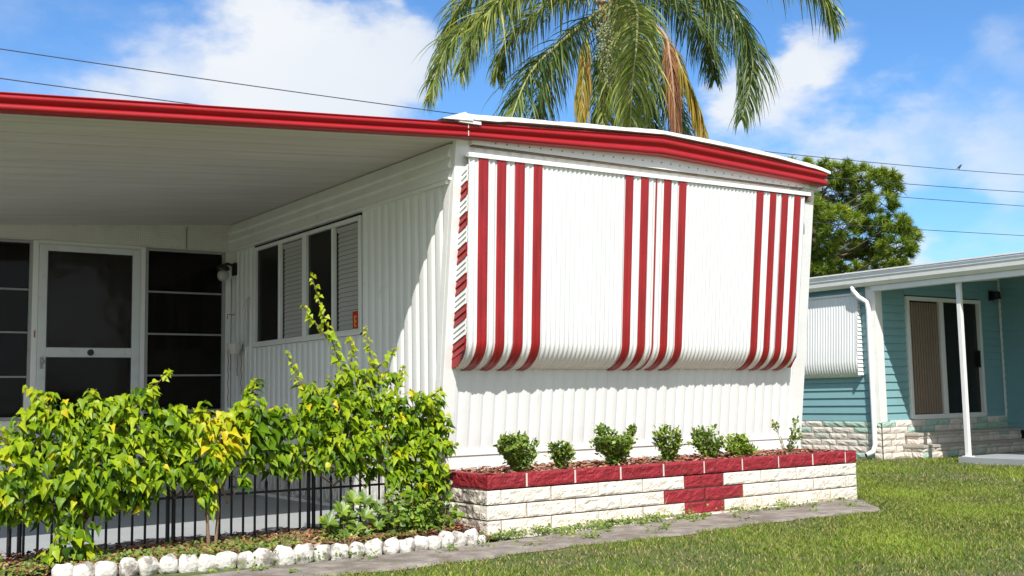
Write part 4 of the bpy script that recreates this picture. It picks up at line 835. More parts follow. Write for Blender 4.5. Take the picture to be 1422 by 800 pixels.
SH = [((4.95, 6.98, .40), .30, .30, 'dense round green shrub at the left end of the block planter, leftmost of seven', 1.5, 0, 0), ((5.40, 7.02, .40), .18, .25, 'small narrow shrub, second from the left in the block planter', .8, 0, 0),
      ((5.93, 6.98, .40), .36, .34, 'widest bushy shrub in the block planter, third from the left', 1.6, 0, 0), ((6.55, 7.02, .40), .22, .31, 'slim upright shrub left of centre under the second stripe group, fourth in the planter', 1.0, 0, .05),
      ((7.02, 7.02, .40), .27, .30, 'bushy fan-shaped shrub just right of the red block cross', 1.1, 0, 0), ((7.40, 7.0, .40), .24, .20, 'lowest and palest mound-shaped shrub in the planter', 1.1, 0, .2),
      ((8.02, 7.0, .40), .26, .34, 'open leggy shrub with bare stems at the right end of the planter', .42, 1, .05)]
for a in SH: boxshrub(*a)

def rosette():
    t = thing('rubber_plant', (3.62, 7.12, .04), 'low clump of broad glossy oval leaves in rosettes by the white edging stones', 'plant'); lv = Leaves(); g = MB()
    for cx, cy, cz in ((3.36, 7.0, .17), (3.46, 6.98, .24), (3.42, 7.04, .10), (3.54, 6.96, .12), (3.56, 7.02, .30), (3.62, 6.96, .20), (3.66, 7.04, .29), (3.72, 6.98, .12), (3.76, 7.02, .22), (3.50, 7.0, .18), (3.60, 6.94, .07), (3.82, 7.0, .15), (3.48, 6.92, .07)):
        g.tube([(cx+.03, cy+.03, .03), (cx, cy, cz)], .007, 6)
        for k in range(17):
            a = k*2.4; el = .1+.95*(k/17.0)
            ax = np.array([rng.uniform(-.3, .2), -.62, .72]); ax /= np.linalg.norm(ax); e1 = np.cross(ax, [0, 0, 1.]); e1 /= np.linalg.norm(e1); e2 = np.cross(ax, e1)
            d = (e1*math.cos(a)+e2*math.sin(a))*math.cos(el)+ax*math.sin(el)*.8
            lv.add(np.array([cx, cy, cz]), ax*1.0-d*.5, d, rng.uniform(.06, .10), OVAL, float(np.clip(rng.normal(.5, .25), .05, 1)), W=.78)
    lv.build('foliage', Mt['glossy'], t); g.build('stems', Mt['gstem'], t)
    t = thing('low_bush', (3.98, 7.0, .04), 'low tangled bush of small leaves between the rosette plant and the planter', 'bush'); lv = Leaves(); g = MB()
    for k in range(46):
        b = np.array([rng.uniform(3.78, 4.3), rng.uniform(6.92, 7.12), .04]); tip = b+np.array([rng.uniform(-.12, .12), rng.uniform(-.1, .06), rng.uniform(.10, .36)])
        g.tube([tuple(b), tuple((b+tip)/2+np.array([0, 0, .03])), tuple(tip)], [.004, .003, .0015], 4, cap=False)
        for i in range(20):
            f = rng.uniform(.2, 1.05); p = b*(1-f)+tip*f+rng.normal(size=3)*.02; d = rv(); d[2] = d[2]*.5
            lv.add(p, np.array([-.1, -.5, .7])+rng.normal(size=3)*.45, d+np.array([0, -.2, -.2]), rng.uniform(.028, .055), OVAL, float(np.clip(rng.uniform(.2, .85), 0, 1)), W=1.35)
    lv.build('foliage', mat('low_bush_leaves', (.1, .2, .03), .4, trans=.25, tint=[(0, (.05, .12, .015)), (.6, (.15, .27, .02)), (1, (.42, .45, .03))]), t); g.build('stems', Mt['stem'], t)
rosette()

def weeds():
    lv = Leaves()
    def tuft(x, y, z, n, s, hi=.9):
        for i in range(n):
            p = np.array([x+rng.normal()*s*.5, y+rng.normal()*s*.22, z+abs(rng.normal())*s*.16]); d = rv(); d[2] = abs(d[2])+.3
            lv.add(p, np.array([0, -.3, .8])+rng.normal(size=3)*.4, d, rng.uniform(.012, .028), OVAL, float(rng.uniform(.3, hi)), W=1.4)
    for k in range(420):   # creeping cover between fence and stones
        x = rng.uniform(1.2, 4.3); y = rng.uniform(6.80, 7.15)+.28*(rng.rand() < .25)
        if x > 3.0 and rng.rand() < .5: continue
        tuft(x, y, .05, 26, .09)
    for x, y, s, n in ((4.62, 6.58, .10, 50), (4.85, 6.57, .12, 60), (5.02, 6.56, .07, 30), (5.35, 6.58, .14, 70), (5.52, 6.6, .07, 110), (5.6, 6.6, .06, 70), (5.9, 6.6, .10, 60), (6.05, 6.6, .08, 60), (6.9, 6.6, .08, 40), (7.45, 6.6, .12, 50), (6.3, 6.6, .2, 30), (4.5, 6.52, .12, 60), (4.2, 6.5, .15, 60), (3.4, 6.52, .2, 70), (2.9, 6.55, .2, 60)): tuft(x, y, .03, n, s)
    for k in range(130):
        tuft(rng.uniform(2.2, 8.3) if k % 2 else rng.uniform(4.3, 6.3), rng.uniform(6.42, 6.6) if rng.rand() < .7 else rng.uniform(6.0, 6.5), .025, int(rng.uniform(8, 34)), rng.uniform(.04, .13))
    m = mat('weed_leaves', (.1, .2, .03), .55, trans=.2, tint=[(0, (.05, .09, .015)), (.6, (.13, .20, .03)), (.9, (.28, .34, .04)), (1, (.4, .3, .1))])
    tag(lv.build('ground_cover', m, None), kind='stuff')
    # dry grass stalks along the planter foot
    g = MB()
    for cx in (5.55, 7.0, 7.1, 7.25, 7.55, 8.0, 8.1, 6.1, 2.9, 3.0, 3.3, 7.48):
        for k in range(9):
            b = Vector((cx+random.gauss(0, .04), 6.62+random.gauss(0, .012), .02)); h = random.uniform(.05, .2); a = random.uniform(-1, 1)
            g.tube([b, b+Vector((a*h*.25, -.01, h*.6)), b+Vector((a*h*.7, -.02, h))], [.0014, .0012, .0005], 4, c=random.random(), cap=False)
    tag(g.build('dry_stalks', mat('dry_grass', (.42, .36, .18), .7)), kind='stuff')
weeds()

# ------------------------------------------------------------------ edging stones
def stones():
    A = [(1.0, 6.78), (1.77, 6.68), (2.19, 6.61), (2.70, 6.50), (3.55, 6.39), (4.12, 6.44), (4.4, 6.48)]
    x = 1.58; n = 0; protos = []
    for k in range(6):
        g = MB(); rows = []; nu, nv = 16, 10; s1, s2, s3 = [random.uniform(0, 6) for _ in range(3)]
        for j in range(nv+1):
            th = math.pi*j/nv; r = []
            for i in range(nu):
                ph_ = 2*math.pi*i/nu; v = Vector((math.sin(th)*math.cos(ph_), math.sin(th)*math.sin(ph_), math.cos(th)))
                d = 1+.07*math.sin(v.x*4+s1)+.06*math.sin(v.y*5+s2+v.z*3)+.05*math.sin(v.z*7+s3+v.x*6)+random.uniform(-.03, .03)
                q = Vector((abs(v.x)**.8*math.copysign(1, v.x), abs(v.y)**.8*math.copysign(1, v.y), abs(v.z)**.75*math.copysign(1, v.z)))*d
                r.append((q.x*.060, q.y*.048, q.z*.066))
            r.append(r[0]); rows.append(r)
        g.grid(rows); o = g.build('edging_stone', Mt['stone'], smooth=True); protos.append(o)
    used = set()
    while x < 4.33:
        y = lerp(x, A); k = n % 6; src = protos[k]
        o = src if k not in used else src.copy()
        if k in used: col.objects.link(o)
        used.add(k)
        s = random.uniform(.9, 1.1)*(1 if x < 4.1 else (.85 if x < 4.22 else .55))
        o.location = (x, y+.04, random.uniform(.034, .046) if s > .8 else .02); o.rotation_euler = (random.uniform(-.15, .15), random.uniform(-.12, .12), random.uniform(-.3, .3)+(math.pi if random.random() < .5 else 0)); o.scale = (s*random.uniform(.92, 1.08), s, s*random.uniform(.85, 1.1))
        tag(o, 'rough white painted stone in the scalloped edging row along the mulch bed', 'edging stone', 'white edging stones')
        x += .113*s; n += 1
    o['label'] = 'smallest white edging stone, last of the row beside the planter corner'
stones()

# ------------------------------------------------------------------ fence
def fence():
    t = thing('iron_fence', (3, 7.6, 0), 'low black iron picket fence behind the lime green shrubs', 'fence')
    Y = lambda x: 7.60+.03*math.sin(x*1.1)
    joints = [1.46, 2.475, 3.50, 4.46]
    def rail(xa, xb, z): 
        g = MB(); g.hexa([(xa, Y(xa)-.007, z-.008), (xb, Y(xb)-.007, z-.008), (xb, Y(xb)+.007, z-.008), (xa, Y(xa)+.007, z-.008)], [(xa, Y(xa)-.007, z+.008), (xb, Y(xb)-.007, z+.008), (xb, Y(xb)+.007, z+.008), (xa, Y(xa)+.007, z+.008)]); g.build('rail', Mt['iron'], t)
    for xa, xb in zip(joints, joints[1:]): rail(xa, xb, .36); rail(xa, xb, .60)
    for x in joints:
        for dx in ((-.018, .022) if x > 2 else (0, .06)):
            g = MB(); top = .68 if x > 2 else .33+.0
            g.tube([(x+dx, Y(x), -.05), (x+dx, Y(x), top)], .0145, 8); g.lathe([(.016, 0), (.02, .02), (.014, .04), (.004, .055)], x+dx, Y(x), 10, cz=top); g.build('post', Mt['iron'], t)
    for xa, xb in zip(joints, joints[1:]):
        n = 12; 
        for k in range(1, n):
            x = xa+(xb-xa)*k/n; tall = k % 2 == 1; top = .66 if tall else .40
            g = MB(); g.tube([(x, Y(x), .0), (x, Y(x), top)], .0088, 6); g.lathe([(.009, -.01), (.014, .0), (.009, .01), (.014, .022), (.009, .04), (.001, .062)], x, Y(x), 8, cz=top); g.build('picket', Mt['iron'], t)
fence()

# ------------------------------------------------------------------ neighbour home
nb = thing('neighbour_home', (16, 11, 0), 'teal sided home with white gutter, sliding glass door and pale stone skirting at the right', 'house')
def nzc(x): return 2.56+.079*(x-13.8)
def neighbour():
    NX, NY, NX2 = 13.8, 10.25, 17.06
    def siding_x(g, x, y0, y1, z0, z1, s=-1, p=.115):     # wall in the yz plane
        z = z0; 
        while z < z1-.001:
            b = min(z+p, z1); g.prism_y([(x+s*.020, z), (x+s*.002, b), (x-s*.05, b), (x-s*.05, z)], y0, y1); z = b
    def siding_y(g, y, x0, x1, z0, top, p=.115):
        z = z0
        while z < top(x1):
            b = z+p
            if b > top(x0):
                g.hexa([(x0, y-.02, min(z, top(x0)-.01)), (x1, y-.02, z), (x1, y+.05, z), (x0, y+.05, min(z, top(x0)-.01))], [(x0, y-.002, top(x0)), (x1, y-.002, min(b, top(x1))), (x1, y+.05, min(b, top(x1))), (x0, y+.05, top(x0))]) if False else None
                # split columns so that the boards follow the sloping ceiling
                n = 8
                for i in range(n):
                    xa = x0+(x1-x0)*i/n; xb = x0+(x1-x0)*(i+1)/n
                    tz = min(b, (top(xa)+top(xb))/2)
                    if tz > z: g.prism_x([(y-.020, z), (y-.002, tz), (y+.05, tz), (y+.05, z)], xa, xb)
            else: g.prism_x([(y-.020, z), (y-.002, b), (y+.05, b), (y+.05, z)], x0, x1)
            z = b
    g = MB(); siding_x(g, NX, NY+.05, 20, .56, 2.56); siding_x(g, NX2, 3, NY-.021, .33, 2.86)
    siding_y(g, NY, NX+.12, 14.50, .56, nzc); siding_y(g, NY, 16.48, NX2, .56, nzc)
    siding_y(g, NY, 14.50, 16.48, 2.45, nzc)
    g.build('siding', Mt['teal'], nb)
    g = MB(); g.box(NX+.06, 18.2, NY+.35, 19.9, 0, 2.5); g.box(NX2+.06, 18.2, 3, NY, 0, 2.5); g.build('inner_core', Mt['dark'], nb)
    g = MB(); g.box(NX-.035, NX+.125, NY-.035, NY+.13, .53, 2.62); g.build('corner_board', Mt['trim'], nb, bevel=.004)
    g = MB(); g.box(NX2-.035, NX2+.0, NY-.045, NY-.021, .52, 2.80); g.box(14.0, NX2, NY-.032, NY+.0, .535, .562)
    g.add([(NX, NY-.034, nzc(NX)-.03), (NX2, NY-.034, nzc(NX2)-.03), (NX2, NY-.034, nzc(NX2)+.01), (NX, NY-.034, nzc(NX)+.01)], [(0, 1, 2, 3)])
    g.build('trim', Mt['trim'], nb)
    # roof, soffit, gutter
    g = MB(); g.prism_y([(NX-.10, nzc(NX)-.008), (17.2, nzc(17.2)), (19, 2.7), (19, 2.8), (16.6, nzc(16.6)+.13), (NX-.10, nzc(NX)+.11)], 3, 20.2); g.build('roof', Mt['white'], nb)
    g = MB(); pr = [(NX-.11, 2.555), (NX-.15, 2.55), (NX-.215, 2.60), (NX-.222, 2.655), (NX-.235, 2.68), (NX-.235, 2.725), (NX-.22, 2.725), (NX-.11, 2.722)]
    g.prism_y(pr, 3, 20.2); g.box(NX-.26, NX-.1, 3, 20.2, 2.745, 2.765); g.build('gutter', Mt['trim'], nb)
    g = MB(); g.box(NX-.12, NX+.01, 3, NY-.04, 2.47, 2.55); g.build('roof_beam', Mt['trim'], nb)
    # downspout
    g = MB(); P = [(NX-.17, 10.50, 2.56), (NX-.17, 10.49, 2.50), (NX-.15, 10.42, 2.40), (NX-.09, 10.32, 2.32), (NX-.085, 10.30, 2.2), (NX-.085, 10.30, .22), (NX-.12, 10.31, .12), (NX-.22, 10.36, .07)]
    g.tube(P, .038, 10); g.build('downspout', Mt['trim'], nb, smooth=True)
    g = MB(); g.lathe([(.042, 0), (.042, .004)], NX-.22, 10.36, 10, cz=.07) if False else g.tube([(NX-.222, 10.361, .0695), (NX-.226, 10.363, .068)], .032, 10); g.build('outlet', Mt['dark'], nb)
    # porch post
    g = MB(); g.box(NX-.032, NX+.032, 8.83, 8.89, .085, 2.48); g.box(NX-.06, NX+.06, 8.80, 8.92, .085, .10); g.build('porch_post', Mt['trim'], nb, bevel=.005)
    # stone skirting and steps
    st = MB(); j = .004
    def course_x(y, x0, x1, z0, z1, off, x=None):   # faces along x at y (normal -y)
        a = x0
        nxt = x0+off
        while a < x1-.02:
            b = min(nxt, x1); st_block(a+j, b-j, y, z0+j*.6, z1-j*.6, 'x'); a = b; nxt = b+random.choice((.28, .34, .40))
    def course_y(x, y0, y1, z0, z1, off):
        a = y0; nxt = y0+off
        while a < y1-.02:
            b = min(nxt, y1); st_block(a+j, b-j, x, z0+j*.6, z1-j*.6, 'y'); a = b; nxt = b+random.choice((.28, .34, .40))
    def st_block(a, b, p, z0, z1, ax):
        c = random.random(); c = c*.76 if random.random() < .90 else .84+.16*c
        if z1 > .45: c = .9+.1*c if random.random() < .6 else c*.7
        n = 6; r0 = []; rows = []
        for jj in range(4):
            r = []
            for i in range(n+1):
                u = a+(b-a)*i/n; v = z0+(z1-z0)*jj/3; e = (0 < i < n) and (0 < jj < 3)
                d = -random.uniform(.0, .012) if e else .004
                r.append((u, p+d, v) if ax == 'x' else (p+d, u, v))
            rows.append(r)
        st.grid(rows, c)
    zs = [0, .095, .19, .28, .375, .465, .556]
    for i, (a, b) in enumerate(zip(zs, zs[1:])):
        course_y(NX-.03, NY-.03, 14, a, b, .15+.12*(i % 2)); course_x(NY-.05, NX-.03, NX2, a, b, .2+.12*(i % 2))
    # two broad steps
    for y, x0, z0, z1 in ((9.86, 14.24, 0, .20), (9.98, 14.30, .20, .37)):
        m_ = (z0+z1)/2
        for i, (a, b) in enumerate(((z0+.0, m_), (m_, z1-.035))):
            course_x(y, x0, NX2-.02, a, b, .2+.1*i); course_y(x0, y, NY-.05, a, b, .2)
    st.build('stone_skirting', Mt['pinkstone'], nb)
    g = MB(); g.box(NX+.0, 20, NY-.02, NY+.05, 0, .55); g.box(NX, NX+.05, NY, 14, 0, .55); g.build('skirting_mortar', Mt['mortar2'], nb)
    for y, x0, z0, z1 in ((9.86, 14.24, 0, .20), (9.98, 14.30, .20, .37)):
        g = MB(); g.box(x0+.006, NX2-.03, y+.01, NY-.06, z0+.001, z1-.036); g.box(x0-.02, NX2-.03, y-.02, NY-.056, z1-.036, z1); g.build('step', Mt['mortar2'], nb)
    # sliding door
    z0, z1, xa, xb = .575, 2.43, 14.52, 16.46; xm = 15.42
    g = MB(); t = .055
    g.box(xa-.01, xa+t, NY-.05, NY+.04, z0, z1); g.box(xb-t, xb+.01, NY-.05, NY+.04, z0, z1); g.box(xa+t, xb-t, NY-.049, NY+.04, z1-.06, z1); g.box(xa+t, xb-t, NY-.06, NY+.04, z0-.012, z0+.06)
    g.box(xm-.05, xm+.01, NY-.035, NY+.02, z0+.06, z1-.06); g.box(xm+.018, xm+.07, NY-.02, NY+.035, z0+.06, z1-.06)
    d = g.build('sliding_door', Mt['trim'], nb, bevel=.004)
    g = MB(); g.box(xa+t, xm-.05, NY-.012, NY-.006, z0+.06, z1-.06); g.build('pane', Mt['glass'], d)
    g = MB(); g.box(xm+.07, xb-t, NY+.006, NY+.012, z0+.06, z1-.06); g.build('pane', Mt['screen2'], d)
    g = MB(); x = xa+t
    while x < xm-.05:
        g.hexa([(x, NY+.02, z0+.07), (x+.075, NY+.034, z0+.07), (x+.075, NY+.038, z0+.07), (x, NY+.024, z0+.07)], [(x, NY+.02, z1-.08), (x+.075, NY+.034, z1-.08), (x+.075, NY+.038, z1-.08), (x, NY+.024, z1-.08)]); x += .066
    g.build('blind', Mt['dblind'], d)
    g = MB(); x = xm+.07
    while x < xb-t:
        g.hexa([(x, NY+.045, z0+.07), (x+.075, NY+.060, z0+.07), (x+.075, NY+.064, z0+.07), (x, NY+.049, z0+.07)], [(x, NY+.045, z1-.08), (x+.075, NY+.060, z1-.08), (x+.075, NY+.064, z1-.08), (x, NY+.049, z1-.08)]); x += .066
    g.build('blind', Mt['dblind2'], d)
    g = MB(); g.box(xb-t-.04, xb-t-.02, NY-.045, NY-.0, 1.35, 1.62); g.build('handle', Mt['black'], d)
    # porch lamp
    g = MB(); g.box(16.76, 16.86, NY-.05, NY-.02, 2.44, 2.60); g.lathe([(.03, .13), (.06, .12), (.075, .02), (.08, 0)], 16.81, NY-.12, 12, cz=2.46)
    l = g.build('porch_lamp', Mt['black'], nb); g = MB(); g.lathe([(.06, .0), (.055, -.05), (.03, -.07)], 16.81, NY-.12, 12, cz=2.46); g.build('lamp_globe', Mt['glass'], l)
    # breeze blocks below the right-hand wall
    g = MB(); y = 3.05
    while y < 9.8:
        g.box(NX2-.03, NX2+.03, y, y+.30, .085, .10); g.box(NX2-.03, NX2+.03, y, y+.30, .31, .33); g.box(NX2-.03, NX2+.03, y, y+.02, .10, .31)
        for cy, s in ((y+.05, 1), (y+.27, -1)):
            pts = [(NX2-.0, cy+s*.12*math.sin(a), .205+.10*math.cos(a)) for a in np.linspace(0, math.pi, 9)]
            g.tube(pts, .013, 5)
        y += .31
    g.build('breeze_block_skirting', Mt['footing2'], nb)
    g = MB(); g.box(NX2+.04, NX2+.06, 3, 9.9, .085, .33); g.build('skirting_void', Mt['dark'], nb)
    # awning folded over the side window
    rows = []; us = ribs_u(10.50, 13.4, .05, 6); pts = [(2.44, .05), (2.1, .07), (1.7, .10), (1.45, .12)]+[(1.45-.24*math.sin(a), .12-.11*(1-math.cos(a))) for a in np.linspace(.2, 1.75, 7)]
    g = MB(); g.grid([[(NX-.02-q-.008*(.5-.5*math.cos(2*math.pi*u/.05)), u, z) for u in us] for z, q in pts]); aw = g.build('awning', Mt['awnwhite'], nb, smooth=True); aw['label'] = 'plain white fluted awning folded over the side window'
    g = MB(); z = 1.24
    while z < 2.4:
        q = .12 if z < 1.6 else .12-.07*(z-1.6)/.84
        g.hexa([(NX-.02-q, 10.485, z), (NX-.02, 10.485, z), (NX-.02, 10.50, z), (NX-.02-q, 10.50, z)], [(NX-.02-q, 10.497, z+.056), (NX-.02, 10.497, z+.056), (NX-.02, 10.505, z+.056), (NX-.02-q, 10.505, z+.056)]); z += .06
    g.build('side_louvre', Mt['awnwhite'], aw)
    g = MB(); g.box(NX-.10, NX+.0, 10.46, 13.42, 2.44, 2.47); g.build('awning_rail', Mt['trim'], aw)
for k_ in ('rglass', 'rglass2', 'screen'): Mt[k_].node_tree.nodes['Principled BSDF'].inputs['IOR'].default_value = 1.27
Mt['mortar2'] = mat('pale_mortar', (.46, .42, .36), .9, var=.1, bump=.4)
Mt['screen2'] = glass('dark_insect_screen', (.02, .017, .015), .72, .3)
Mt['dblind2'] = mat('dark_brown_blind', (.08, .055, .045), .8)
neighbour()

# ------------------------------------------------------------------ palm
def palm():
    t = thing('palm_tree', (11.6, 13.5, 0), 'tall queen palm with arching fronds rising behind the striped home', 'palm tree')
    T = np.array(PALM_TOP); T = T+np.array([.05, .1, -.15])
    g = MB(); pts = []; rad = []
    for k in range(30):
        z = T[2]*k/29.; pts.append((T[0]+.12*math.sin(z*.4), T[1]+.05*math.sin(z*.5), z)); rad.append((.15 if k % 2 else .142)*(1-.12*k/29)*(1.25 if k < 2 else 1))
    g.tube(pts, rad, 14); g.build('trunk', mat('grey_palm_trunk', (.30, .27, .23), .9, var=.2, bump=.8, bscale=30), t, smooth=True)
    # leaf bases / crownshaft
    g = MB()
    for k in range(16):
        a = k*2.39; d = Vector((math.cos(a), math.sin(a), 0)); b = Vector(T)+Vector((0, 0, -.85+.04*k))
        g.tube([b+d*.05, b+d*.16+Vector((0, 0, .25)), b+d*.34+Vector((0, 0, .55))], [.085, .06, .03], 8)
    g.build('leaf_bases', mat('tan_leaf_bases', (.38, .25, .15), .8, var=.25, vscale=10, bump=.6, bscale=30), t, smooth=True)
    mg = {'green': mat('palm_green', (.1, .15, .02), .52, trans=.22, tint=[(0, (.045, .09, .012)), (.6, (.15, .20, .022)), (1, (.34, .35, .05))], spec=.5),
          'dark': mat('palm_dark_green', (.05, .1, .02), .52, trans=.2, tint=[(0, (.03, .07, .015)), (.6, (.085, .14, .022)), (1, (.22, .26, .04))], spec=.5),
          'light': mat('palm_light_green', (.2, .25, .05), .5, trans=.3, tint=[(0, (.09, .15, .02)), (.6, (.24, .29, .04)), (1, (.42, .43, .10))], spec=.5),
          'dead': mat('palm_dead_brown', (.35, .16, .08), .8, trans=.15, tint=[(0, (.15, .06, .025)), (1, (.42, .19, .075))]),
          'yellow': mat('palm_yellowing', (.3, .25, .04), .5, trans=.25, tint=[(0, (.12, .15, .02)), (.4, (.28, .24, .03)), (.75, (.5, .34, .03)), (1, (.42, .2, .07))])}
    rm = mat('frond_rachis', (.26, .26, .09), .5); rmd = mat('dry_rachis', (.40, .25, .17), .7)
    V0 = Vector((-.573, -.813, 0))
    for kind, ctl, L in FRONDS:
        P = [Vector(T)+Vector((0, 0, .12))] + [Vector(p) for p in ctl[1:]]
        # Catmull-Rom
        C = []
        for i in range(len(P)-1):
            p0 = P[max(i-1, 0)]; p1 = P[i]; p2 = P[i+1]; p3 = P[min(i+2, len(P)-1)]
            for k in range(16):
                u = k/16.; C.append(.5*((2*p1)+(p2-p0)*u+(2*p0-5*p1+4*p2-p3)*u*u+(3*p1-p0-3*p2+p3)*u**3))
        C.append(P[-1]); n = len(C)
        g = MB(); g.tube(C[::2]+([C[-1]] if (n-1) % 2 else []), [.030*(1-.85*i/len(C[::2]))+.003 for i in range(len(C[::2])+(1 if (n-1) % 2 else 0))], 6)
        fr = g.build('frond', rmd if kind in ('dead',) else rm, t, smooth=True)
        Vt = []; Ft = []; Tt = []
        start = int(n*.12) if kind in ('green', 'dark', 'light') else int(n*.3)
        steps = 100 if kind in ('green', 'dark', 'light') else 80
        for k in range(steps):
            s = (start+(n-1-start)*k/(steps-1)); i = min(int(s), n-2); u = s-i; p = C[i]*(1-u)+C[i+1]*u; tg = (C[i+1]-C[i]).normalized()
            f = k/(steps-1); sz = L*(.55+.6*math.sin(math.pi*min(1, f*.85+.12)))*(1-.45*f**3)*1.5
            lat = tg.cross(Vector((0, 0, 1)))
            if lat.length < .3: lat = tg.cross(V0)
            lat.normalize(); nrm_ = lat.cross(tg).normalized()
            for sgn in (-1, 1):
              for rep in range(2):
                ang = random.uniform(-.8, .8); droop = random.uniform(.25, .85) if kind in ('green', 'dark', 'light') else random.uniform(.8, 1.6)
                d0 = (lat*sgn*(.95 if kind not in ('dead', 'yellow') else .42)+tg*(.55+.6*f)+nrm_*ang*(1 if kind not in ('dead', 'yellow') else .45)).normalized()
                l = sz*random.uniform(.55, 1.15)
                w = .0112*random.uniform(.7, 1.25)*(1 if kind != 'dead' else .7)
                pts = [p]; d = d0.copy()
                nseg = 5
                for q in range(nseg):
                    d = (d+Vector((random.uniform(-.05, .05), random.uniform(-.05, .05), -droop*(.35+.22*q)))).normalized(); pts.append(pts[-1]+d*l/nseg)
                wd = (pts[1]-p).cross(Vector((random.uniform(-1, 1), random.uniform(-1, 1), random.uniform(-.3, 1)))).normalized()
                o = len(Vt); tint = min(1, max(0, random.gauss(.5, .3)))
                for q, pp in enumerate(pts):
                    ww = w*(1, 1.1, 1.0, .8, .5, .08)[q]; a = pp-wd*ww; b = pp+wd*ww; Vt += [tuple(a), tuple(b)]; Tt += [tint, tint]
                Ft += [(o+2*q, o+2*q+1, o+2*q+3, o+2*q+2) for q in range(nseg)]
        raw('leaflets', Vt, Ft, Tt, mg[kind], fr)
    g = MB()
    for c in SEEDS:
        for _ in range(150):
            p = Vector(c)+Vector((random.gauss(0, .06), random.gauss(0, .06), random.gauss(0, .11))); s = .019
            g.add([p+Vector((s, 0, 0)), p+Vector((-s, 0, 0)), p+Vector((0, s, 0)), p+Vector((0, -s, 0)), p+Vector((0, 0, s)), p+Vector((0, 0, -s))], [(0, 2, 4), (2, 1, 4), (1, 3, 4), (3, 0, 4), (2, 0, 5), (1, 2, 5), (3, 1, 5), (0, 3, 5)], random.random())
    for c in SEEDS[:1]: g.tube([tuple(T), tuple((Vector(T)+Vector(c))/2+Vector((-.1, -.1, .2))), c], .02, 6)
    g.build('seed_cluster', mat('palm_seeds', (.22, .25, .10), .5, tint=[(0, (.12, .15, .06)), (1, (.34, .34, .16))]), t)
palm()

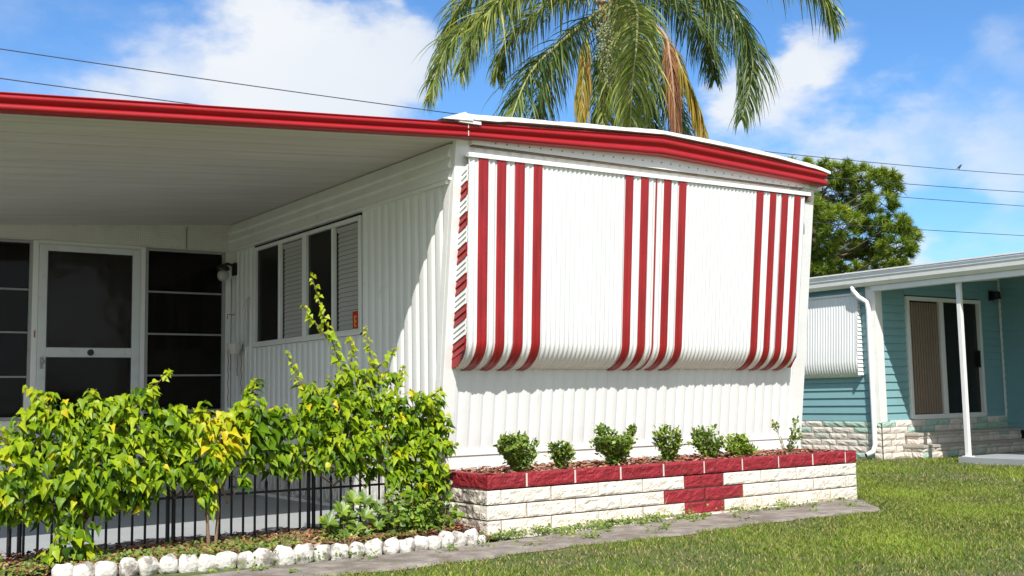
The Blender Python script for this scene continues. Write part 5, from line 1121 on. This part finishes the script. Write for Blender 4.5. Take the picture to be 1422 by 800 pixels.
# ------------------------------------------------------------------ pine and far trees
def pine():
    t = thing('pine_tree', (PINE_BASE[0], PINE_BASE[1], 0), 'bushy long-needled pine standing behind the teal home', 'pine tree')
    V = []; F = []; T = []; g = MB(); top = Vector((PINE_BASE[0], PINE_BASE[1], 7.0))
    g.tube([(PINE_BASE[0], PINE_BASE[1], 0), (PINE_BASE[0]+.2, PINE_BASE[1], 3), (PINE_BASE[0], PINE_BASE[1]+.1, 5.5), tuple(top)], [.26, .2, .14, .06], 10)
    for c, r in PINE:
        C = Vector(c); ax = Vector((PINE_BASE[0], PINE_BASE[1], max(2.5, C.z-.8)))
        g.tube([ax, (ax+C)/2+Vector((0, 0, -.1)), C], [.035, .025, .012], 5, cap=False)
        r *= .92; nt = int(36*r*r/.25)+6
        for _ in range(nt):
            d = rv(); rr = rng.uniform(.3, 1.0)**.5; p = C+Vector(d*np.array([1, 1.2, .85]))*r*rr
            if rng.rand() < .25: g.tube([C, p], [.012, .006], 4, cap=False)
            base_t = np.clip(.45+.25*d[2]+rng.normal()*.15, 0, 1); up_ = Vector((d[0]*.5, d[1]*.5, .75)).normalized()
            for k in range(78):
                q = Vector(rv()); q = (q+up_*.75).normalized(); L = rng.uniform(.15, .27); w = q.cross(Vector(rv())).normalized()*.0075
                e = p+q*L*.55; e2 = p+q*L+Vector((0, 0, -.03)); o = len(V)
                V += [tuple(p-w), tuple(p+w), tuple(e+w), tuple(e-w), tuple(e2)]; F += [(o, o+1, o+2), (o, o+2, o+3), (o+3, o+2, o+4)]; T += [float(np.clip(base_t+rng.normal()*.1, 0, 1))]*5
    g.build('trunk', mat('pine_bark', (.12, .085, .065), .9, var=.3, bump=.6), t)
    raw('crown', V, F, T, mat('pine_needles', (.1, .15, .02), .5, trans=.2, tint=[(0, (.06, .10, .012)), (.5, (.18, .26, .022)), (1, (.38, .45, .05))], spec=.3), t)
    for (c, r), lab in zip(OAKS, ('small-leaved dark tree top just above the teal home roof beside the pine', 'tiny dark sprig of a tree top above the teal home roof line', 'distant tree top barely clearing the roof beam near the right edge')):
        t = thing('distant_tree', (c[0], c[1], 0), lab, 'tree'); lv = Leaves(); g = MB(); g.tube([(c[0], c[1], 0), (c[0], c[1], c[2]-.2)], [.15, .06], 8)
        for k in range(int(90*r)+14):
            d = rv(); d[2] = d[2]*.6; q = Vector(c)+Vector(d)*r*rng.uniform(.4, 1.1)-Vector((0, 0, r*.5)); g.tube([(c[0], c[1], c[2]-r*1.1), tuple(q)], [.02, .006], 4, cap=False)
            for _ in range(16): lv.add(np.array(q)+rng.normal(size=3)*.09, rv(), rv(), rng.uniform(.05, .09), OVAL, float(rng.rand()*.6), W=1.3)
        g.build('trunk', Mt['stem'], t); lv.build('crown', Mt['glossy'], t)
pine()

# ------------------------------------------------------------------ wires and bird
labs = ('topmost power line running across the whole sky behind the palm', 'second power line, hidden by the roof between left sky and right sky', 'third power line crossing in front of the pine top', 'lowest power line crossing the middle of the pine')
for (Y, k), lab in zip(WIRES, labs):
    g = MB(); xs = np.linspace(-16, 62, 90)
    g.tube([(x, Y, np.polyval(k, x)) for x in xs], .0088, 5)
    tag(g.build('power_line', mat('cable_grey', (.045, .045, .05), .6)), lab, 'power line', 'power lines behind the homes')
def bird():
    x, y, z = BIRD; z = np.polyval(WIRES[0][1], x)+.009; y = WIRES[0][0]
    t = thing('bird', (x, y, z), 'small dark bird perched on the topmost power line', 'bird')
    # continuous lathe-like body along its axis, leaning up
    g = MB(); prof = [(a*.55, r*.55, h_*.55) for a, r, h_ in [(-.17, .006, .0), (-.10, .014, .02), (-.06, .035, .05), (0, .055, .09), (.05, .052, .13), (.08, .036, .165), (.10, .034, .19), (.125, .03, .205), (.145, .012, .205), (.175, .003, .20)]]
    g.tube([(x+a, y-a*.3, z+h+.02) for a, r, h in prof], [r for a, r, h in prof], 10)
    g.tube([(x-.01, y-.015, z), (x-.005, y-.015, z+.08)], .005, 5); g.tube([(x+.015, y+.015, z), (x+.01, y+.015, z+.08)], .005, 5)
    g.build('body', mat('dark_feathers', (.03, .03, .035), .7), t, smooth=True)
bird()
